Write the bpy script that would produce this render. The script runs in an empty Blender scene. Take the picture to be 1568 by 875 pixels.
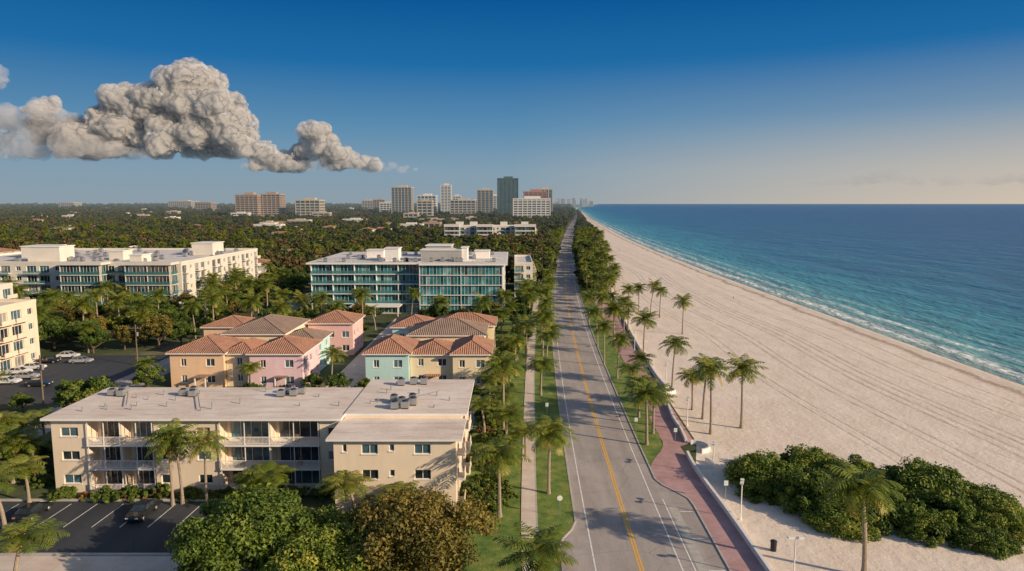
import bpy, math, random
import numpy as np
from mathutils import Vector
random.seed(7); rng=np.random.default_rng(7)
S=bpy.context.scene
S.view_settings.view_transform='Standard'
CAMH=36.0; PITCH=math.radians(6.85); F=1045.3
SP,CP=math.sin(PITCH),math.cos(PITCH)
def G(u,v,z=0.0):
    """survey: map a measured bearing to the point where it meets height z (metres)"""
    a=(u-784)/F; b=(437.5-v)/F; t=(CAMH-z)/(SP-b*CP)
    return (a*t,(CP+b*SP)*t)
# ---------------------------------------------------------------- materials
def newmat(name):
    m=bpy.data.materials.new(name); m.use_nodes=True
    nt=m.node_tree; p=nt.nodes['Principled BSDF']; return m,nt,p
def N(nt,t,**k):
    n=nt.nodes.new(t)
    for a,b in k.items(): setattr(n,a,b)
    return n
def L(nt,a,b): nt.links.new(a,b)
def math_(nt,op,a,b=None,c=None,clamp=False):
    n=N(nt,'ShaderNodeMath',operation=op,use_clamp=clamp)
    for i,x in enumerate((a,b,c)):
        if x is None: continue
        if isinstance(x,(int,float)): n.inputs[i].default_value=x
        else: L(nt,x,n.inputs[i])
    return n.outputs[0]
def noise_(nt,vec,scale,detail=4,rough=.55):
    n=N(nt,'ShaderNodeTexNoise'); n.inputs['Scale'].default_value=scale
    n.inputs['Detail'].default_value=detail; n.inputs['Roughness'].default_value=rough
    if vec is not None: L(nt,vec,n.inputs['Vector'])
    return n.outputs['Fac']
def ramp_(nt,fac,stops,interp='LINEAR'):
    n=N(nt,'ShaderNodeValToRGB'); e=n.color_ramp.elements; n.color_ramp.interpolation=interp
    while len(e)<len(stops): e.new(.5)
    for i,(p,c) in enumerate(stops):
        e[i].position=p; e[i].color=(c[0],c[1],c[2],1) if not isinstance(c,(int,float)) else (c,c,c,1)
    if fac is not None: L(nt,fac,n.inputs[0])
    return n.outputs[0]
def mix_(nt,fac,a,b,mode='MIX'):
    n=N(nt,'ShaderNodeMix',data_type='RGBA',blend_type=mode)
    if isinstance(fac,(int,float)): n.inputs[0].default_value=fac
    else: L(nt,fac,n.inputs[0])
    for i,x in ((6,a),(7,b)):
        if isinstance(x,tuple): n.inputs[i].default_value=(x[0],x[1],x[2],1)
        else: L(nt,x,n.inputs[i])
    return n.outputs[2]
def pos_(nt): return N(nt,'ShaderNodeNewGeometry').outputs['Position']
def scaled(nt,v,s):
    n=N(nt,'ShaderNodeVectorMath',operation='MULTIPLY'); L(nt,v,n.inputs[0]); n.inputs[1].default_value=s
    return n.outputs[0]
def bump_(nt,p,h,strength,dist):
    b=N(nt,'ShaderNodeBump'); b.inputs['Strength'].default_value=strength; b.inputs['Distance'].default_value=dist
    L(nt,h,b.inputs['Height']); L(nt,b.outputs[0],p.inputs['Normal']); return b
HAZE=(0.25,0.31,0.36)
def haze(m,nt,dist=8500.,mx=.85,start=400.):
    """aerial perspective: haze-coloured emission painted into the surface, growing with distance along the coast"""
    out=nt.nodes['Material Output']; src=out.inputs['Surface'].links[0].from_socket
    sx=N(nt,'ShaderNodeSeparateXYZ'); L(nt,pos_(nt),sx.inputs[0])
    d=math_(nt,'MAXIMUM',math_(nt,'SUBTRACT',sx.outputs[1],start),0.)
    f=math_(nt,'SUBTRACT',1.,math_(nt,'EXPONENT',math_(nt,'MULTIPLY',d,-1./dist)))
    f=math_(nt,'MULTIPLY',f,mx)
    e=N(nt,'ShaderNodeEmission'); e.inputs[0].default_value=(*HAZE,1); e.inputs[1].default_value=1.  # painted haze: the surface itself emits the air light
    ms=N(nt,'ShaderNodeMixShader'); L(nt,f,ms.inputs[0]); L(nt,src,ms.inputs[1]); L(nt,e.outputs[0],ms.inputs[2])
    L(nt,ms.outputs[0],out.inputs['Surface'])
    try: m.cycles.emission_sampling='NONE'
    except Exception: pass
def plain(name,col,rough=.8,var=.15,scale=.8,bump=0.,bscale=6.,metal=0.,spec=.3,hz=False,dirt=0.):
    m,nt,p=newmat(name); P=pos_(nt)
    f=noise_(nt,P,scale,6,.6)
    lo=tuple(c*(1-var) for c in col); hi=tuple(min(1,c*(1+var)) for c in col)
    c=ramp_(nt,f,[(.3,lo),(.7,hi)])
    if dirt>0:
        sm=noise_(nt,scaled(nt,P,(1.5,1.5,.18)),1.,5,.6)
        dd=ramp_(nt,sm,[(.45,0.),(.75,1.)]); dd=math_(nt,'MULTIPLY',dd,dirt)
        c=mix_(nt,dd,c,tuple(x*.45 for x in col))
    L(nt,c,p.inputs['Base Color']); p.inputs['Roughness'].default_value=rough
    p.inputs['Metallic'].default_value=metal; p.inputs['Specular IOR Level'].default_value=spec
    if bump: bump_(nt,p,noise_(nt,P,bscale,5),bump,.05)
    if hz: haze(m,nt)
    return m
def foliage(name,dark,light,yellow,rough=.55,hz=False,trans=.25):
    m,nt,p=newmat(name)
    at=N(nt,'ShaderNodeAttribute',attribute_name='tint')
    oi=N(nt,'ShaderNodeObjectInfo')
    f=noise_(nt,pos_(nt),.9,3)
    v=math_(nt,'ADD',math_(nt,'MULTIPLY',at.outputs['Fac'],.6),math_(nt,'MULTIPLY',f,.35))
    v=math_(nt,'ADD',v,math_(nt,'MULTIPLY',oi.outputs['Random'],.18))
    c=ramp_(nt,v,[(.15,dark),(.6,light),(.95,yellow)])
    L(nt,c,p.inputs['Base Color']); p.inputs['Roughness'].default_value=rough; p.inputs['Specular IOR Level'].default_value=.35
    t=N(nt,'ShaderNodeBsdfTranslucent'); L(nt,c,t.inputs[0])
    ms=N(nt,'ShaderNodeMixShader'); ms.inputs[0].default_value=trans
    L(nt,p.outputs[0],ms.inputs[1]); L(nt,t.outputs[0],ms.inputs[2]); L(nt,ms.outputs[0],nt.nodes['Material Output'].inputs['Surface'])
    if hz: haze(m,nt)
    return m
M={}
M['cream']=plain('cream_stucco',(.84,.69,.52),.85,.05,.4,.15,8,dirt=.12)
M['white']=plain('white_paint',(.84,.80,.74),.7,.05,.5,dirt=.08)
M['whitefar']=plain('white_paint_far',(.70,.66,.60),.7,.06,.1,hz=True)
M['condo']=plain('condo_stucco',(.74,.68,.58),.8,.06,.3,dirt=.10)
M['peach']=plain('peach_stucco',(.84,.57,.36),.85,.06,.4,.1,8,dirt=.12)
M['yellow']=plain('yellow_stucco',(.84,.70,.47),.85,.06,.4,.1,8,dirt=.12)
M['lilac']=plain('lilac_stucco',(.82,.58,.60),.85,.06,.4,.1,8,dirt=.12)
M['mint']=plain('mint_stucco',(.52,.74,.70),.85,.06,.4,.1,8,dirt=.12)
M['pink']=plain('pink_stucco',(.84,.52,.48),.85,.06,.4,.1,8,dirt=.12)
M['grey']=plain('grey_render',(.40,.39,.37),.8,.08,.4,dirt=.2)
M['metal']=plain('galvanised_metal',(.42,.43,.44),.4,.15,2.,metal=.6)
M['dark']=plain('dark_metal',(.03,.03,.035),.5,.1)
M['wood']=plain('weathered_wood',(.20,.14,.09),.9,.3,3.,.3)
M['kerb']=plain('kerb_concrete',(.50,.46,.40),.9,.15,1.)
M['black']=plain('black_rubber',(.02,.02,.02),.8)
def roofflat(name,a,b):
    m,nt,p=newmat(name); P=pos_(nt)
    f=noise_(nt,P,.18,8,.65); g=noise_(nt,P,2.5,5,.6)
    c=ramp_(nt,f,[(.3,a),(.5,tuple((x+y)/2 for x,y in zip(a,b))),(.68,b)])
    c=mix_(nt,.35,c,ramp_(nt,g,[(.3,(.25,.24,.23)),(.7,(.75,.72,.68))]),'OVERLAY')
    st=noise_(nt,scaled(nt,P,(.15,1,1)),.9,5,.6)
    c=mix_(nt,ramp_(nt,st,[(.52,0.),(.64,.3)]),c,(.34,.25,.19))
    sp=N(nt,'ShaderNodeSeparateXYZ'); L(nt,P,sp.inputs[0])
    seam=math_(nt,'LESS_THAN',math_(nt,'FRACT',math_(nt,'DIVIDE',sp.outputs[1],2.4)),.04)
    c=mix_(nt,math_(nt,'MULTIPLY',seam,.2),c,(.30,.25,.21))
    L(nt,c,p.inputs['Base Color']); p.inputs['Roughness'].default_value=.9; bump_(nt,p,g,.2,.02); return m
M['roofflat']=roofflat('gravel_roof',(.70,.56,.46),(.90,.79,.68))
M['roofwhite']=roofflat('membrane_roof',(.58,.54,.50),(.84,.79,.73))
def tile(name,a,b,c3):
    m,nt,p=newmat(name); P=pos_(nt)
    g=N(nt,'ShaderNodeNewGeometry'); sn=N(nt,'ShaderNodeSeparateXYZ'); L(nt,g.outputs['True Normal'],sn.inputs[0])
    sp=N(nt,'ShaderNodeSeparateXYZ'); L(nt,P,sp.inputs[0])
    sel=math_(nt,'GREATER_THAN',math_(nt,'ABSOLUTE',sn.outputs[0]),math_(nt,'ABSOLUTE',sn.outputs[1]))
    u=N(nt,'ShaderNodeMix',data_type='FLOAT'); L(nt,sel,u.inputs[0]); L(nt,sp.outputs[0],u.inputs[2]); L(nt,sp.outputs[1],u.inputs[3])
    w=math_(nt,'SINE',math_(nt,'MULTIPLY',u.outputs[0],15.))
    r=math_(nt,'FRACT',math_(nt,'MULTIPLY',sp.outputs[2],6.))
    f=noise_(nt,P,3.2,4,.7); f2=noise_(nt,P,.35,5)
    col=ramp_(nt,f,[(.3,a),(.5,b),(.7,c3)])
    col=mix_(nt,ramp_(nt,f2,[(.45,0.),(.7,.5)]),col,(.22,.16,.13))
    col=mix_(nt,math_(nt,'MULTIPLY',math_(nt,'ADD',math_(nt,'MULTIPLY',w,-.5),.5),.5),col,(.09,.045,.03))
    L(nt,col,p.inputs['Base Color']); p.inputs['Roughness'].default_value=.8
    bump_(nt,p,math_(nt,'ADD',w,r),.8,.06); return m
M['tile']=tile('terracotta_tile',(.38,.16,.09),(.60,.29,.17),(.70,.42,.29))
M['tileg']=tile('weathered_tile',(.28,.19,.14),(.42,.30,.22),(.54,.37,.27))
def glass(name,col,rough=.06,spec=.8):
    m,nt,p=newmat(name)
    f=noise_(nt,pos_(nt),.5,2)
    L(nt,ramp_(nt,f,[(.35,tuple(c*.6 for c in col)),(.65,tuple(c*1.5 for c in col))]),p.inputs['Base Color'])
    p.inputs['Roughness'].default_value=rough; p.inputs['Specular IOR Level'].default_value=spec; return m
M['g1']=glass('window_glass_dark',(.025,.035,.045)); M['g2']=glass('window_glass_blue',(.06,.12,.15)); M['g3']=glass('window_glass_curtain',(.24,.23,.21),.2,.5)
M['t1']=glass('teal_glass',(.03,.17,.19),.04,1.); M['t2']=glass('teal_glass_deep',(.012,.08,.10),.04,1.); M['t3']=glass('teal_glass_blind',(.16,.29,.29),.12,.8)
def railglass():
    m,nt,p=newmat('balcony_rail_glass'); p.inputs['Base Color'].default_value=(.11,.30,.32,1); p.inputs['Roughness'].default_value=.08
    t=N(nt,'ShaderNodeBsdfTransparent'); t.inputs[0].default_value=(.72,.90,.90,1)
    ms=N(nt,'ShaderNodeMixShader'); ms.inputs[0].default_value=.38; L(nt,t.outputs[0],ms.inputs[1]); L(nt,p.outputs[0],ms.inputs[2])
    L(nt,ms.outputs[0],nt.nodes['Material Output'].inputs['Surface']); return m
M['rail']=railglass()
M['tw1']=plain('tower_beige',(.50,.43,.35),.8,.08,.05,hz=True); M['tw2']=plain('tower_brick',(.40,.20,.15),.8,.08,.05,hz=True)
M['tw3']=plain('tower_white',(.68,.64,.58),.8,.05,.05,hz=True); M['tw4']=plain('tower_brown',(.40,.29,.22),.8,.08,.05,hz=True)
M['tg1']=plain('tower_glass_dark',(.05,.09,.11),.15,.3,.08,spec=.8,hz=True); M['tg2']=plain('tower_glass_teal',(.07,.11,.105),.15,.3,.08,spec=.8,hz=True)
# foliage
M['leaf']=foliage('broadleaf',(.018,.042,.008),(.095,.155,.022),(.31,.30,.05))
M['leafrust']=foliage('broadleaf_rusty',(.035,.045,.010),(.20,.17,.03),(.42,.26,.06))
M['leafgrape']=foliage('sea_grape_leaf',(.025,.055,.010),(.16,.23,.028),(.50,.44,.07))
M['leaffar']=foliage('distant_foliage',(.022,.040,.010),(.085,.11,.026),(.28,.21,.06),hz=True)
M['leaffar2']=foliage('distant_foliage_rusty',(.04,.036,.012),(.19,.13,.05),(.34,.22,.09),hz=True)
M['palmleaf']=foliage('palm_frond',(.05,.09,.012),(.19,.24,.030),(.48,.38,.075),.42,trans=.35)
M['trunk']=plain('palm_trunk',(.34,.27,.20),.95,.25,5.,.5,20)
M['bark']=plain('tree_bark',(.14,.105,.075),.95,.3,4.,.5,12)
M['hedge']=foliage('hedge_leaf',(.03,.055,.010),(.14,.20,.028),(.36,.33,.05))
M['flower']=foliage('bougainvillea',(.06,.07,.02),(.30,.14,.05),(.5,.25,.10))
# ---------------------------------------------------------------- mesh builder
class MB:
    def __init__(s): s.v=[]; s.f=[]; s.m=[]; s.mats=[]
    def mi(s,m):
        m=M[m] if isinstance(m,str) else m
        if m not in s.mats: s.mats.append(m)
        return s.mats.index(m)
    def poly(s,pts,m):
        b=len(s.v); s.v.extend(pts); s.f.append(tuple(range(b,b+len(pts)))); s.m.append(s.mi(m))
    def box(s,x0,x1,y0,y1,z0,z1,m):
        if x1<x0:x0,x1=x1,x0
        if y1<y0:y0,y1=y1,y0
        b=len(s.v); s.v.extend([(x0,y0,z0),(x1,y0,z0),(x1,y1,z0),(x0,y1,z0),(x0,y0,z1),(x1,y0,z1),(x1,y1,z1),(x0,y1,z1)])
        k=s.mi(m)
        for q in ((0,3,2,1),(4,5,6,7),(0,1,5,4),(1,2,6,5),(2,3,7,6),(3,0,4,7)):
            s.f.append(tuple(b+i for i in q)); s.m.append(k)
    def tube(s,pts,rads,n,m,cap=True):
        b=len(s.v); k=s.mi(m)
        for i,(p,r) in enumerate(zip(pts,rads)):
            p=Vector(p); a=Vector(pts[max(0,i-1)]); c=Vector(pts[min(len(pts)-1,i+1)])
            t=(c-a).normalized(); x=t.cross(Vector((0,1,0.01)))
            if x.length<.1: x=t.cross(Vector((1,0,0)))
            x.normalize(); y=t.cross(x)
            for j in range(n):
                an=2*math.pi*j/n; s.v.append(tuple(p+x*(r*math.cos(an))+y*(r*math.sin(an))))
        for i in range(len(pts)-1):
            for j in range(n):
                s.f.append((b+i*n+j,b+i*n+(j+1)%n,b+(i+1)*n+(j+1)%n,b+(i+1)*n+j)); s.m.append(k)
        if cap:
            e=b+(len(pts)-1)*n; s.f.append(tuple(b+j for j in range(n))[::-1]); s.m.append(k)
            s.f.append(tuple(e+j for j in range(n))); s.m.append(k)
    def mesh(s,name):
        me=bpy.data.meshes.new(name); me.from_pydata(s.v,[],s.f)
        for m in s.mats: me.materials.append(m)
        me.polygons.foreach_set('material_index',s.m); me.update(); return me
    def obj(s,name,parent=None,loc=(0,0,0),rot=0.):
        o=bpy.data.objects.new(name,s.mesh(name)); S.collection.objects.link(o)
        o.location=loc; o.rotation_euler=(0,0,rot)
        if parent: o.parent=parent
        return o
def link(name,me,loc,rot=0.,sc=1.):
    o=bpy.data.objects.new(name,me); S.collection.objects.link(o); o.location=loc; o.rotation_euler=(0,0,rot)
    o.scale=(sc,sc,sc) if isinstance(sc,(int,float)) else sc
    return o
class Bld:
    def __init__(s,name): s.name=name; s.parts={}
    def __getitem__(s,k): return s.parts.setdefault(k,MB())
    def finish(s,loc=(0,0,0),rot=0.):
        e=bpy.data.objects.new(s.name,None); S.collection.objects.link(e); e.location=loc; e.rotation_euler=(0,0,rot)
        for k,b in s.parts.items():
            if b.f: b.obj(k,e)
        return e
GL=['g1','g1','g2','g2','g3']; TL=['t1','t2','t1','t2','t3']
def facade(B,O,ud,W,z0,z1,ops,wall,depth=.18,frame='white',gl=GL,fw=.07):
    nx,ny=ud[1],-ud[0]
    P=lambda u,z,d:(O[0]+ud[0]*u+nx*d,O[1]+ud[1]*u+ny*d,z)
    def fb(part,u0,u1,za,zb,d0,d1,m):
        a=P(u0,0,d0); b=P(u1,0,d1); B[part].box(a[0],b[0],a[1],b[1],za,zb,m)
    us=sorted({0.,W}|{o[0] for o in ops}|{o[1] for o in ops}); zs=sorted({z0,z1}|{o[2] for o in ops}|{o[3] for o in ops})
    w=B['walls']
    for i in range(len(zs)-1):
        zc=(zs[i]+zs[i+1])/2; st=None
        for j in range(len(us)-1):
            uc=(us[j]+us[j+1])/2
            hole=any(o[0]<uc<o[1] and o[2]<zc<o[3] for o in ops)
            if not hole and st is None: st=us[j]
            if hole and st is not None:
                w.poly([P(st,zs[i],0),P(us[j],zs[i],0),P(us[j],zs[i+1],0),P(st,zs[i+1],0)],wall); st=None
        if st is not None: w.poly([P(st,zs[i],0),P(W,zs[i],0),P(W,zs[i+1],0),P(st,zs[i+1],0)],wall)
    for o in ops:
        u0,u1,a,b=o[:4]; nm=o[4] if len(o)>4 else 2
        g=B['windows']; D=-depth
        g.poly([P(u0,a,D),P(u1,a,D),P(u1,b,D),P(u0,b,D)],random.choice(gl))
        w.poly([P(u0,a,0),P(u0,a,D),P(u0,b,D),P(u0,b,0)],wall); w.poly([P(u1,a,D),P(u1,a,0),P(u1,b,0),P(u1,b,D)],wall)
        w.poly([P(u0,a,0),P(u1,a,0),P(u1,a,D),P(u0,a,D)],wall); w.poly([P(u0,b,D),P(u1,b,D),P(u1,b,0),P(u0,b,0)],wall)
        d0,d1=D+.004,D+.06
        fb('window_frames',u0,u1,a,a+fw,d0,d1,frame); fb('window_frames',u0,u1,b-fw,b,d0,d1,frame)
        for k in range(nm+1):
            c=u0+(u1-u0)*k/nm; c0=max(u0,c-fw/2) if 0<k<nm else (u0 if k==0 else u1-fw); fb('window_frames',c0,c0+fw,a+fw,b-fw,d0,d1,frame)
        if len(o)>5 and o[5]: fb('window_frames',u0-.06,u1+.06,a-.1,a-.002,-.02,.08,frame)
def ring(x0,x1,y0,y1):
    return [((x0,y0),(1,0),x1-x0),((x1,y0),(0,1),y1-y0),((x1,y1),(-1,0),x1-x0),((x0,y1),(0,-1),y1-y0)]
def rowwins(W,floors,fh,z0=0.,sill=1.0,h=1.3,ww=1.8,gap=3.6,nm=2,margin=1.0,sl=True):
    r=[]; n=max(1,int((W-2*margin)//gap)); st=(W-n*gap)/2+(gap-ww)/2
    for f in range(floors):
        for i in range(n):
            u=st+i*gap; r.append((u,u+ww,z0+f*fh+sill,z0+f*fh+sill+h,nm,sl))
    return r
def flatroof(B,x0,x1,y0,y1,z,m='roofwhite',ph=.6,t=.25,pm='white'):
    r=B['roof']; r.poly([(x0,y0,z-.05),(x1,y0,z-.05),(x1,y1,z-.05),(x0,y1,z-.05)],m)
    r.box(x0-.05,x1+.05,y0-.05,y0+t,z+.002,z+ph,pm); r.box(x0-.05,x1+.05,y1-t,y1+.05,z+.002,z+ph,pm)
    r.box(x0-.05,x0+t,y0+t,y1-t,z+.002,z+ph,pm); r.box(x1-t,x1+.05,y0+t,y1-t,z+.002,z+ph,pm)
def hip(B,x0,x1,y0,y1,z,rise,ov=.6,m='tile'):
    x0-=ov;x1+=ov;y0-=ov;y1+=ov; r=B['roof']; w=min(x1-x0,y1-y0)/2
    c=[(x0,y0,z),(x1,y0,z),(x1,y1,z),(x0,y1,z)]
    if x1-x0>=y1-y0:
        a=(x0+w,(y0+y1)/2,z+rise); b=(x1-w,(y0+y1)/2,z+rise)
        if b[0]-a[0]<.05: a=b=((x0+x1)/2,(y0+y1)/2,z+rise)
        r.poly([c[0],c[1],b,a] if a!=b else [c[0],c[1],a],m); r.poly([c[1],c[2],b],m)
        r.poly([c[2],c[3],a,b] if a!=b else [c[2],c[3],a],m); r.poly([c[3],c[0],a],m)
        edges=[(c[0],a),(c[3],a),(c[1],b),(c[2],b),(a,b)]
    else:
        a=((x0+x1)/2,y0+w,z+rise); b=((x0+x1)/2,y1-w,z+rise)
        r.poly([c[0],c[1],a],m); r.poly([c[1],c[2],b,a],m); r.poly([c[2],c[3],b],m); r.poly([c[3],c[0],a,b],m)
        edges=[(c[0],a),(c[1],a),(c[2],b),(c[3],b),(a,b)]
    for p,q in edges:
        if p!=q: r.tube([p,q],[.13,.13],5,m,cap=False)
    r.box(x0,x1,y0,y1,z-.22,z-.004,'white')
def acunit(b,x,y,z,s=1.):
    b.box(x-.5*s,x+.5*s,y-.5*s,y+.5*s,z+.15,z+1.0*s,'metal'); b.box(x-.42*s,x+.42*s,y-.42*s,y+.42*s,z,z+.149,'dark')
    b.tube([(x,y,z+1.0*s+.002),(x,y,z+1.0*s+.12)],[.38*s,.36*s],10,'dark')
RECTS=[]
def keep(x0,x1,y0,y1,m=1.5): RECTS.append((x0-m,x1+m,y0-m,y1+m))
def free(x,y,r=0): return not any(a-r<x<b+r and c-r<y<d+r for a,b,c,d in RECTS)
# ---------------------------------------------------------------- coast line curves
def curve(tab):
    xs=np.arange(-600,60001,20.); ys=np.interp(xs,[t[0] for t in tab],[t[1] for t in tab])
    k=7; pad=np.pad(ys,(k,k),mode='edge'); sm=np.convolve(pad,np.ones(2*k+1)/(2*k+1),'valid')
    return lambda y: float(np.interp(y,xs,sm))
XR=curve([(-600,11.2),(63,11.7),(128,13.3),(199,16.2),(349,27),(600,48),(1000,86),(1600,150),(2500,235),(4000,350),(60000,5500)])
XS=curve([(-600,108),(63,109),(143,110),(246,110),(440,113),(757,128),(1650,191),(2600,275),(6000,560),(12000,1400),(60000,7500)])
XB0=curve([(-600,25),(63,25.2),(128,28),(200,31.5),(270,38),(430,58),(790,97),(1650,170),(2600,255),(6000,540),(12000,1370),(60000,7400)])
XB=lambda y: 25.2 if y<100 else XB0(y)
YS=[-500,-200,-50]+list(range(0,300,10))+list(range(300,1000,40))+list(range(1000,3000,150))+[3000,4000,5000,6000,8000,10000,12000,16000,24000,36000,60000]
# ---------------------------------------------------------------- ground & sand
def mat_ground():
    m,nt,p=newmat('ground_soil'); P=pos_(nt)
    f=noise_(nt,P,.05,8,.6); g=noise_(nt,P,1.2,5)
    c=ramp_(nt,f,[(.35,(.04,.06,.018)),(.5,(.07,.09,.03)),(.62,(.15,.14,.07)),(.75,(.26,.22,.15))])
    c=mix_(nt,.4,c,ramp_(nt,g,[(.3,(.2,.2,.2)),(.7,(.8,.8,.8))]),'OVERLAY')
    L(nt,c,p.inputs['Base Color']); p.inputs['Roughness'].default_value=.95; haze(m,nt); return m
def mat_sand():
    m,nt,p=newmat('beach_sand'); P=pos_(nt)
    at=N(nt,'ShaderNodeAttribute',attribute_name='shore').outputs['Fac']
    sx=N(nt,'ShaderNodeSeparateXYZ'); L(nt,P,sx.inputs[0]); X,Y=sx.outputs[0],sx.outputs[1]
    big=noise_(nt,P,.04,6,.6); mid=noise_(nt,scaled(nt,P,(1,.35,1)),.35,6,.65); fine=noise_(nt,P,1.6,6,.7)
    c=ramp_(nt,mid,[(.3,(.76,.62,.49)),(.55,(.88,.74,.60)),(.75,(.94,.82,.69))])
    c=mix_(nt,math_(nt,'MULTIPLY',ramp_(nt,big,[(.4,0.),(.7,1.)]),.3),c,(.72,.57,.44))
    c=mix_(nt,ramp_(nt,fine,[(.54,0.),(.74,.45)]),c,(.55,.43,.34))
    wob=math_(nt,'MULTIPLY',math_(nt,'SUBTRACT',noise_(nt,scaled(nt,P,(0,1,0)),.006,1),.5),26.)
    xs=math_(nt,'ADD',X,wob); tr=None
    for x0,wdt in ((62,.35),(63.9,.35),(71,.45),(73,.45),(75.4,.4),(77.2,.4),(84,.3),(86,.3),(92,.35),(52,.25),(53.9,.25)):
        d=math_(nt,'ABSOLUTE',math_(nt,'SUBTRACT',xs,x0))
        k=math_(nt,'SUBTRACT',1.,math_(nt,'DIVIDE',d,wdt*1.5),clamp=True)
        tr=k if tr is None else math_(nt,'MAXIMUM',tr,k)
    brk=ramp_(nt,noise_(nt,P,.25,4),[(.3,.25),(.6,1.)]); tr=math_(nt,'MULTIPLY',tr,brk)
    c=mix_(nt,math_(nt,'MULTIPLY',tr,.6),c,(.38,.29,.23))
    sh=math_(nt,'ADD',at,math_(nt,'MULTIPLY',math_(nt,'SUBTRACT',noise_(nt,scaled(nt,P,(1,1,1)),.06,5),.5),7.))
    shf=math_(nt,'ADD',sh,math_(nt,'MULTIPLY',math_(nt,'SUBTRACT',noise_(nt,P,.9,4),.5),2.5))
    q=math_(nt,'DIVIDE',math_(nt,'ADD',shf,20.),20.)
    wr=ramp_(nt,q,[(.30,0.),(.40,.8),(.47,.1),(.60,.15),(.62,.0)])
    c=mix_(nt,wr,c,(.30,.19,.11))
    wet=ramp_(nt,q,[(.62,0.),(.80,1.)])
    c=mix_(nt,wet,c,(.46,.32,.21))
    L(nt,c,p.inputs['Base Color'])
    L(nt,math_(nt,'SUBTRACT',.95,math_(nt,'MULTIPLY',wet,.5)),p.inputs['Roughness'])
    vo=N(nt,'ShaderNodeTexVoronoi',feature='SMOOTH_F1'); vo.inputs['Scale'].default_value=1.1; L(nt,P,vo.inputs['Vector'])
    h=math_(nt,'ADD',math_(nt,'MULTIPLY',vo.outputs['Distance'],.5),math_(nt,'ADD',fine,math_(nt,'MULTIPLY',tr,-.5)))
    h=math_(nt,'ADD',h,math_(nt,'MULTIPLY',mid,.9))
    h=math_(nt,'MULTIPLY',h,math_(nt,'SUBTRACT',1.,wet))
    bump_(nt,p,h,.55,.17); haze(m,nt,14000); return m
def strip_mesh(name,cols,mats,matidx,attr=True):
    v=[];f=[];mi=[];sh=[]
    for y in YS:
        c=cols(y); n=len(c); s=XS(y)
        for x,z in c: v.append((x,y,z)); sh.append(x-s)
    for i in range(len(YS)-1):
        for j in range(n-1):
            f.append((i*n+j,i*n+j+1,(i+1)*n+j+1,(i+1)*n+j)); mi.append(matidx[j])
    me=bpy.data.meshes.new(name); me.from_pydata(v,[],f)
    for m in mats: me.materials.append(m)
    me.polygons.foreach_set('material_index',mi)
    if attr: a=me.attributes.new('shore','FLOAT','POINT'); a.data.foreach_set('value',sh)
    me.update(); o=bpy.data.objects.new(name,me); S.collection.objects.link(o); return o
def gcols(y):
    s=XS(y); b=XB(y); w=(s-b)
    return [(-60000,0),(-5000,0),(b,0),(b+w*.3,0),(b+w*.6,.0),(s-min(24,w*.35),0),(s-min(8,w*.2),-.25),(s,-.9),(s+8,-1.6),(s+40,-5),(s+60000,-30)]
strip_mesh('ground',gcols,[mat_ground(),mat_sand()],[0,0,1,1,1,1,1,1,1,1])
def mat_ocean():
    m,nt,p=newmat('ocean_water'); P=pos_(nt)
    at=N(nt,'ShaderNodeAttribute',attribute_name='shore').outputs['Fac']
    lg=math_(nt,'DIVIDE',math_(nt,'LOGARITHM',math_(nt,'MAXIMUM',math_(nt,'ADD',at,3.),1.),10.),4.)
    big=noise_(nt,scaled(nt,P,(1,.3,1)),.012,6,.6)
    lg=math_(nt,'ADD',lg,math_(nt,'MULTIPLY',math_(nt,'SUBTRACT',big,.5),.24))
    c=ramp_(nt,lg,[(.10,(.28,.40,.34)),(.27,(.10,.36,.37)),(.40,(.040,.26,.34)),(.52,(.014,.15,.27)),(.70,(.006,.10,.25)),(1.,(.005,.09,.24))])
    wv=math_(nt,'MULTIPLY',math_(nt,'SUBTRACT',noise_(nt,scaled(nt,P,(.0,1,1)),.035,5,.6),.5),9.)
    s2=math_(nt,'ADD',at,wv)
    fn=noise_(nt,scaled(nt,P,(1,.45,1)),.8,6,.7)
    def band(c0,w):
        return math_(nt,'SUBTRACT',1.,math_(nt,'DIVIDE',math_(nt,'ABSOLUTE',math_(nt,'SUBTRACT',s2,c0)),w),clamp=True)
    fo=math_(nt,'MAXIMUM',band(-1.5,3.4),math_(nt,'MULTIPLY',band(7.,2.2),.8))
    fo=math_(nt,'MAXIMUM',fo,math_(nt,'MULTIPLY',band(15.,2.),.45))
    fo=math_(nt,'MULTIPLY',fo,ramp_(nt,fn,[(.40,0.),(.56,1.2)]),clamp=True)
    # scattered wind-broken crests further out
    cr=ramp_(nt,noise_(nt,scaled(nt,P,(1,.25,1)),.22,7,.75),[(.66,0.),(.74,.45)])
    fo=math_(nt,'MAXIMUM',fo,math_(nt,'MULTIPLY',cr,math_(nt,'GREATER_THAN',at,6.)))
    c=mix_(nt,fo,c,(.85,.85,.82)); L(nt,c,p.inputs['Base Color'])
    p.inputs['IOR'].default_value=1.33; p.inputs['Specular IOR Level'].default_value=.26
    L(nt,math_(nt,'ADD',math_(nt,'MULTIPLY',fo,.5),.26),p.inputs['Roughness'])
    w1=noise_(nt,scaled(nt,P,(1,.45,1)),.30,6,.62); w2=noise_(nt,scaled(nt,P,(1,.35,1)),.045,5,.6)
    h=math_(nt,'ADD',w1,math_(nt,'MULTIPLY',w2,4.)); bump_(nt,p,h,1.,1.4)
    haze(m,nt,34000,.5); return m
def ocols(y):
    s=XS(y); return [(s+d,-.35) for d in (-9,-4,0,5,10,20,40,80,160,320,700,1500,4000,12000,60000)]
strip_mesh('ocean',ocols,[mat_ocean()],[0]*14)
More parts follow.
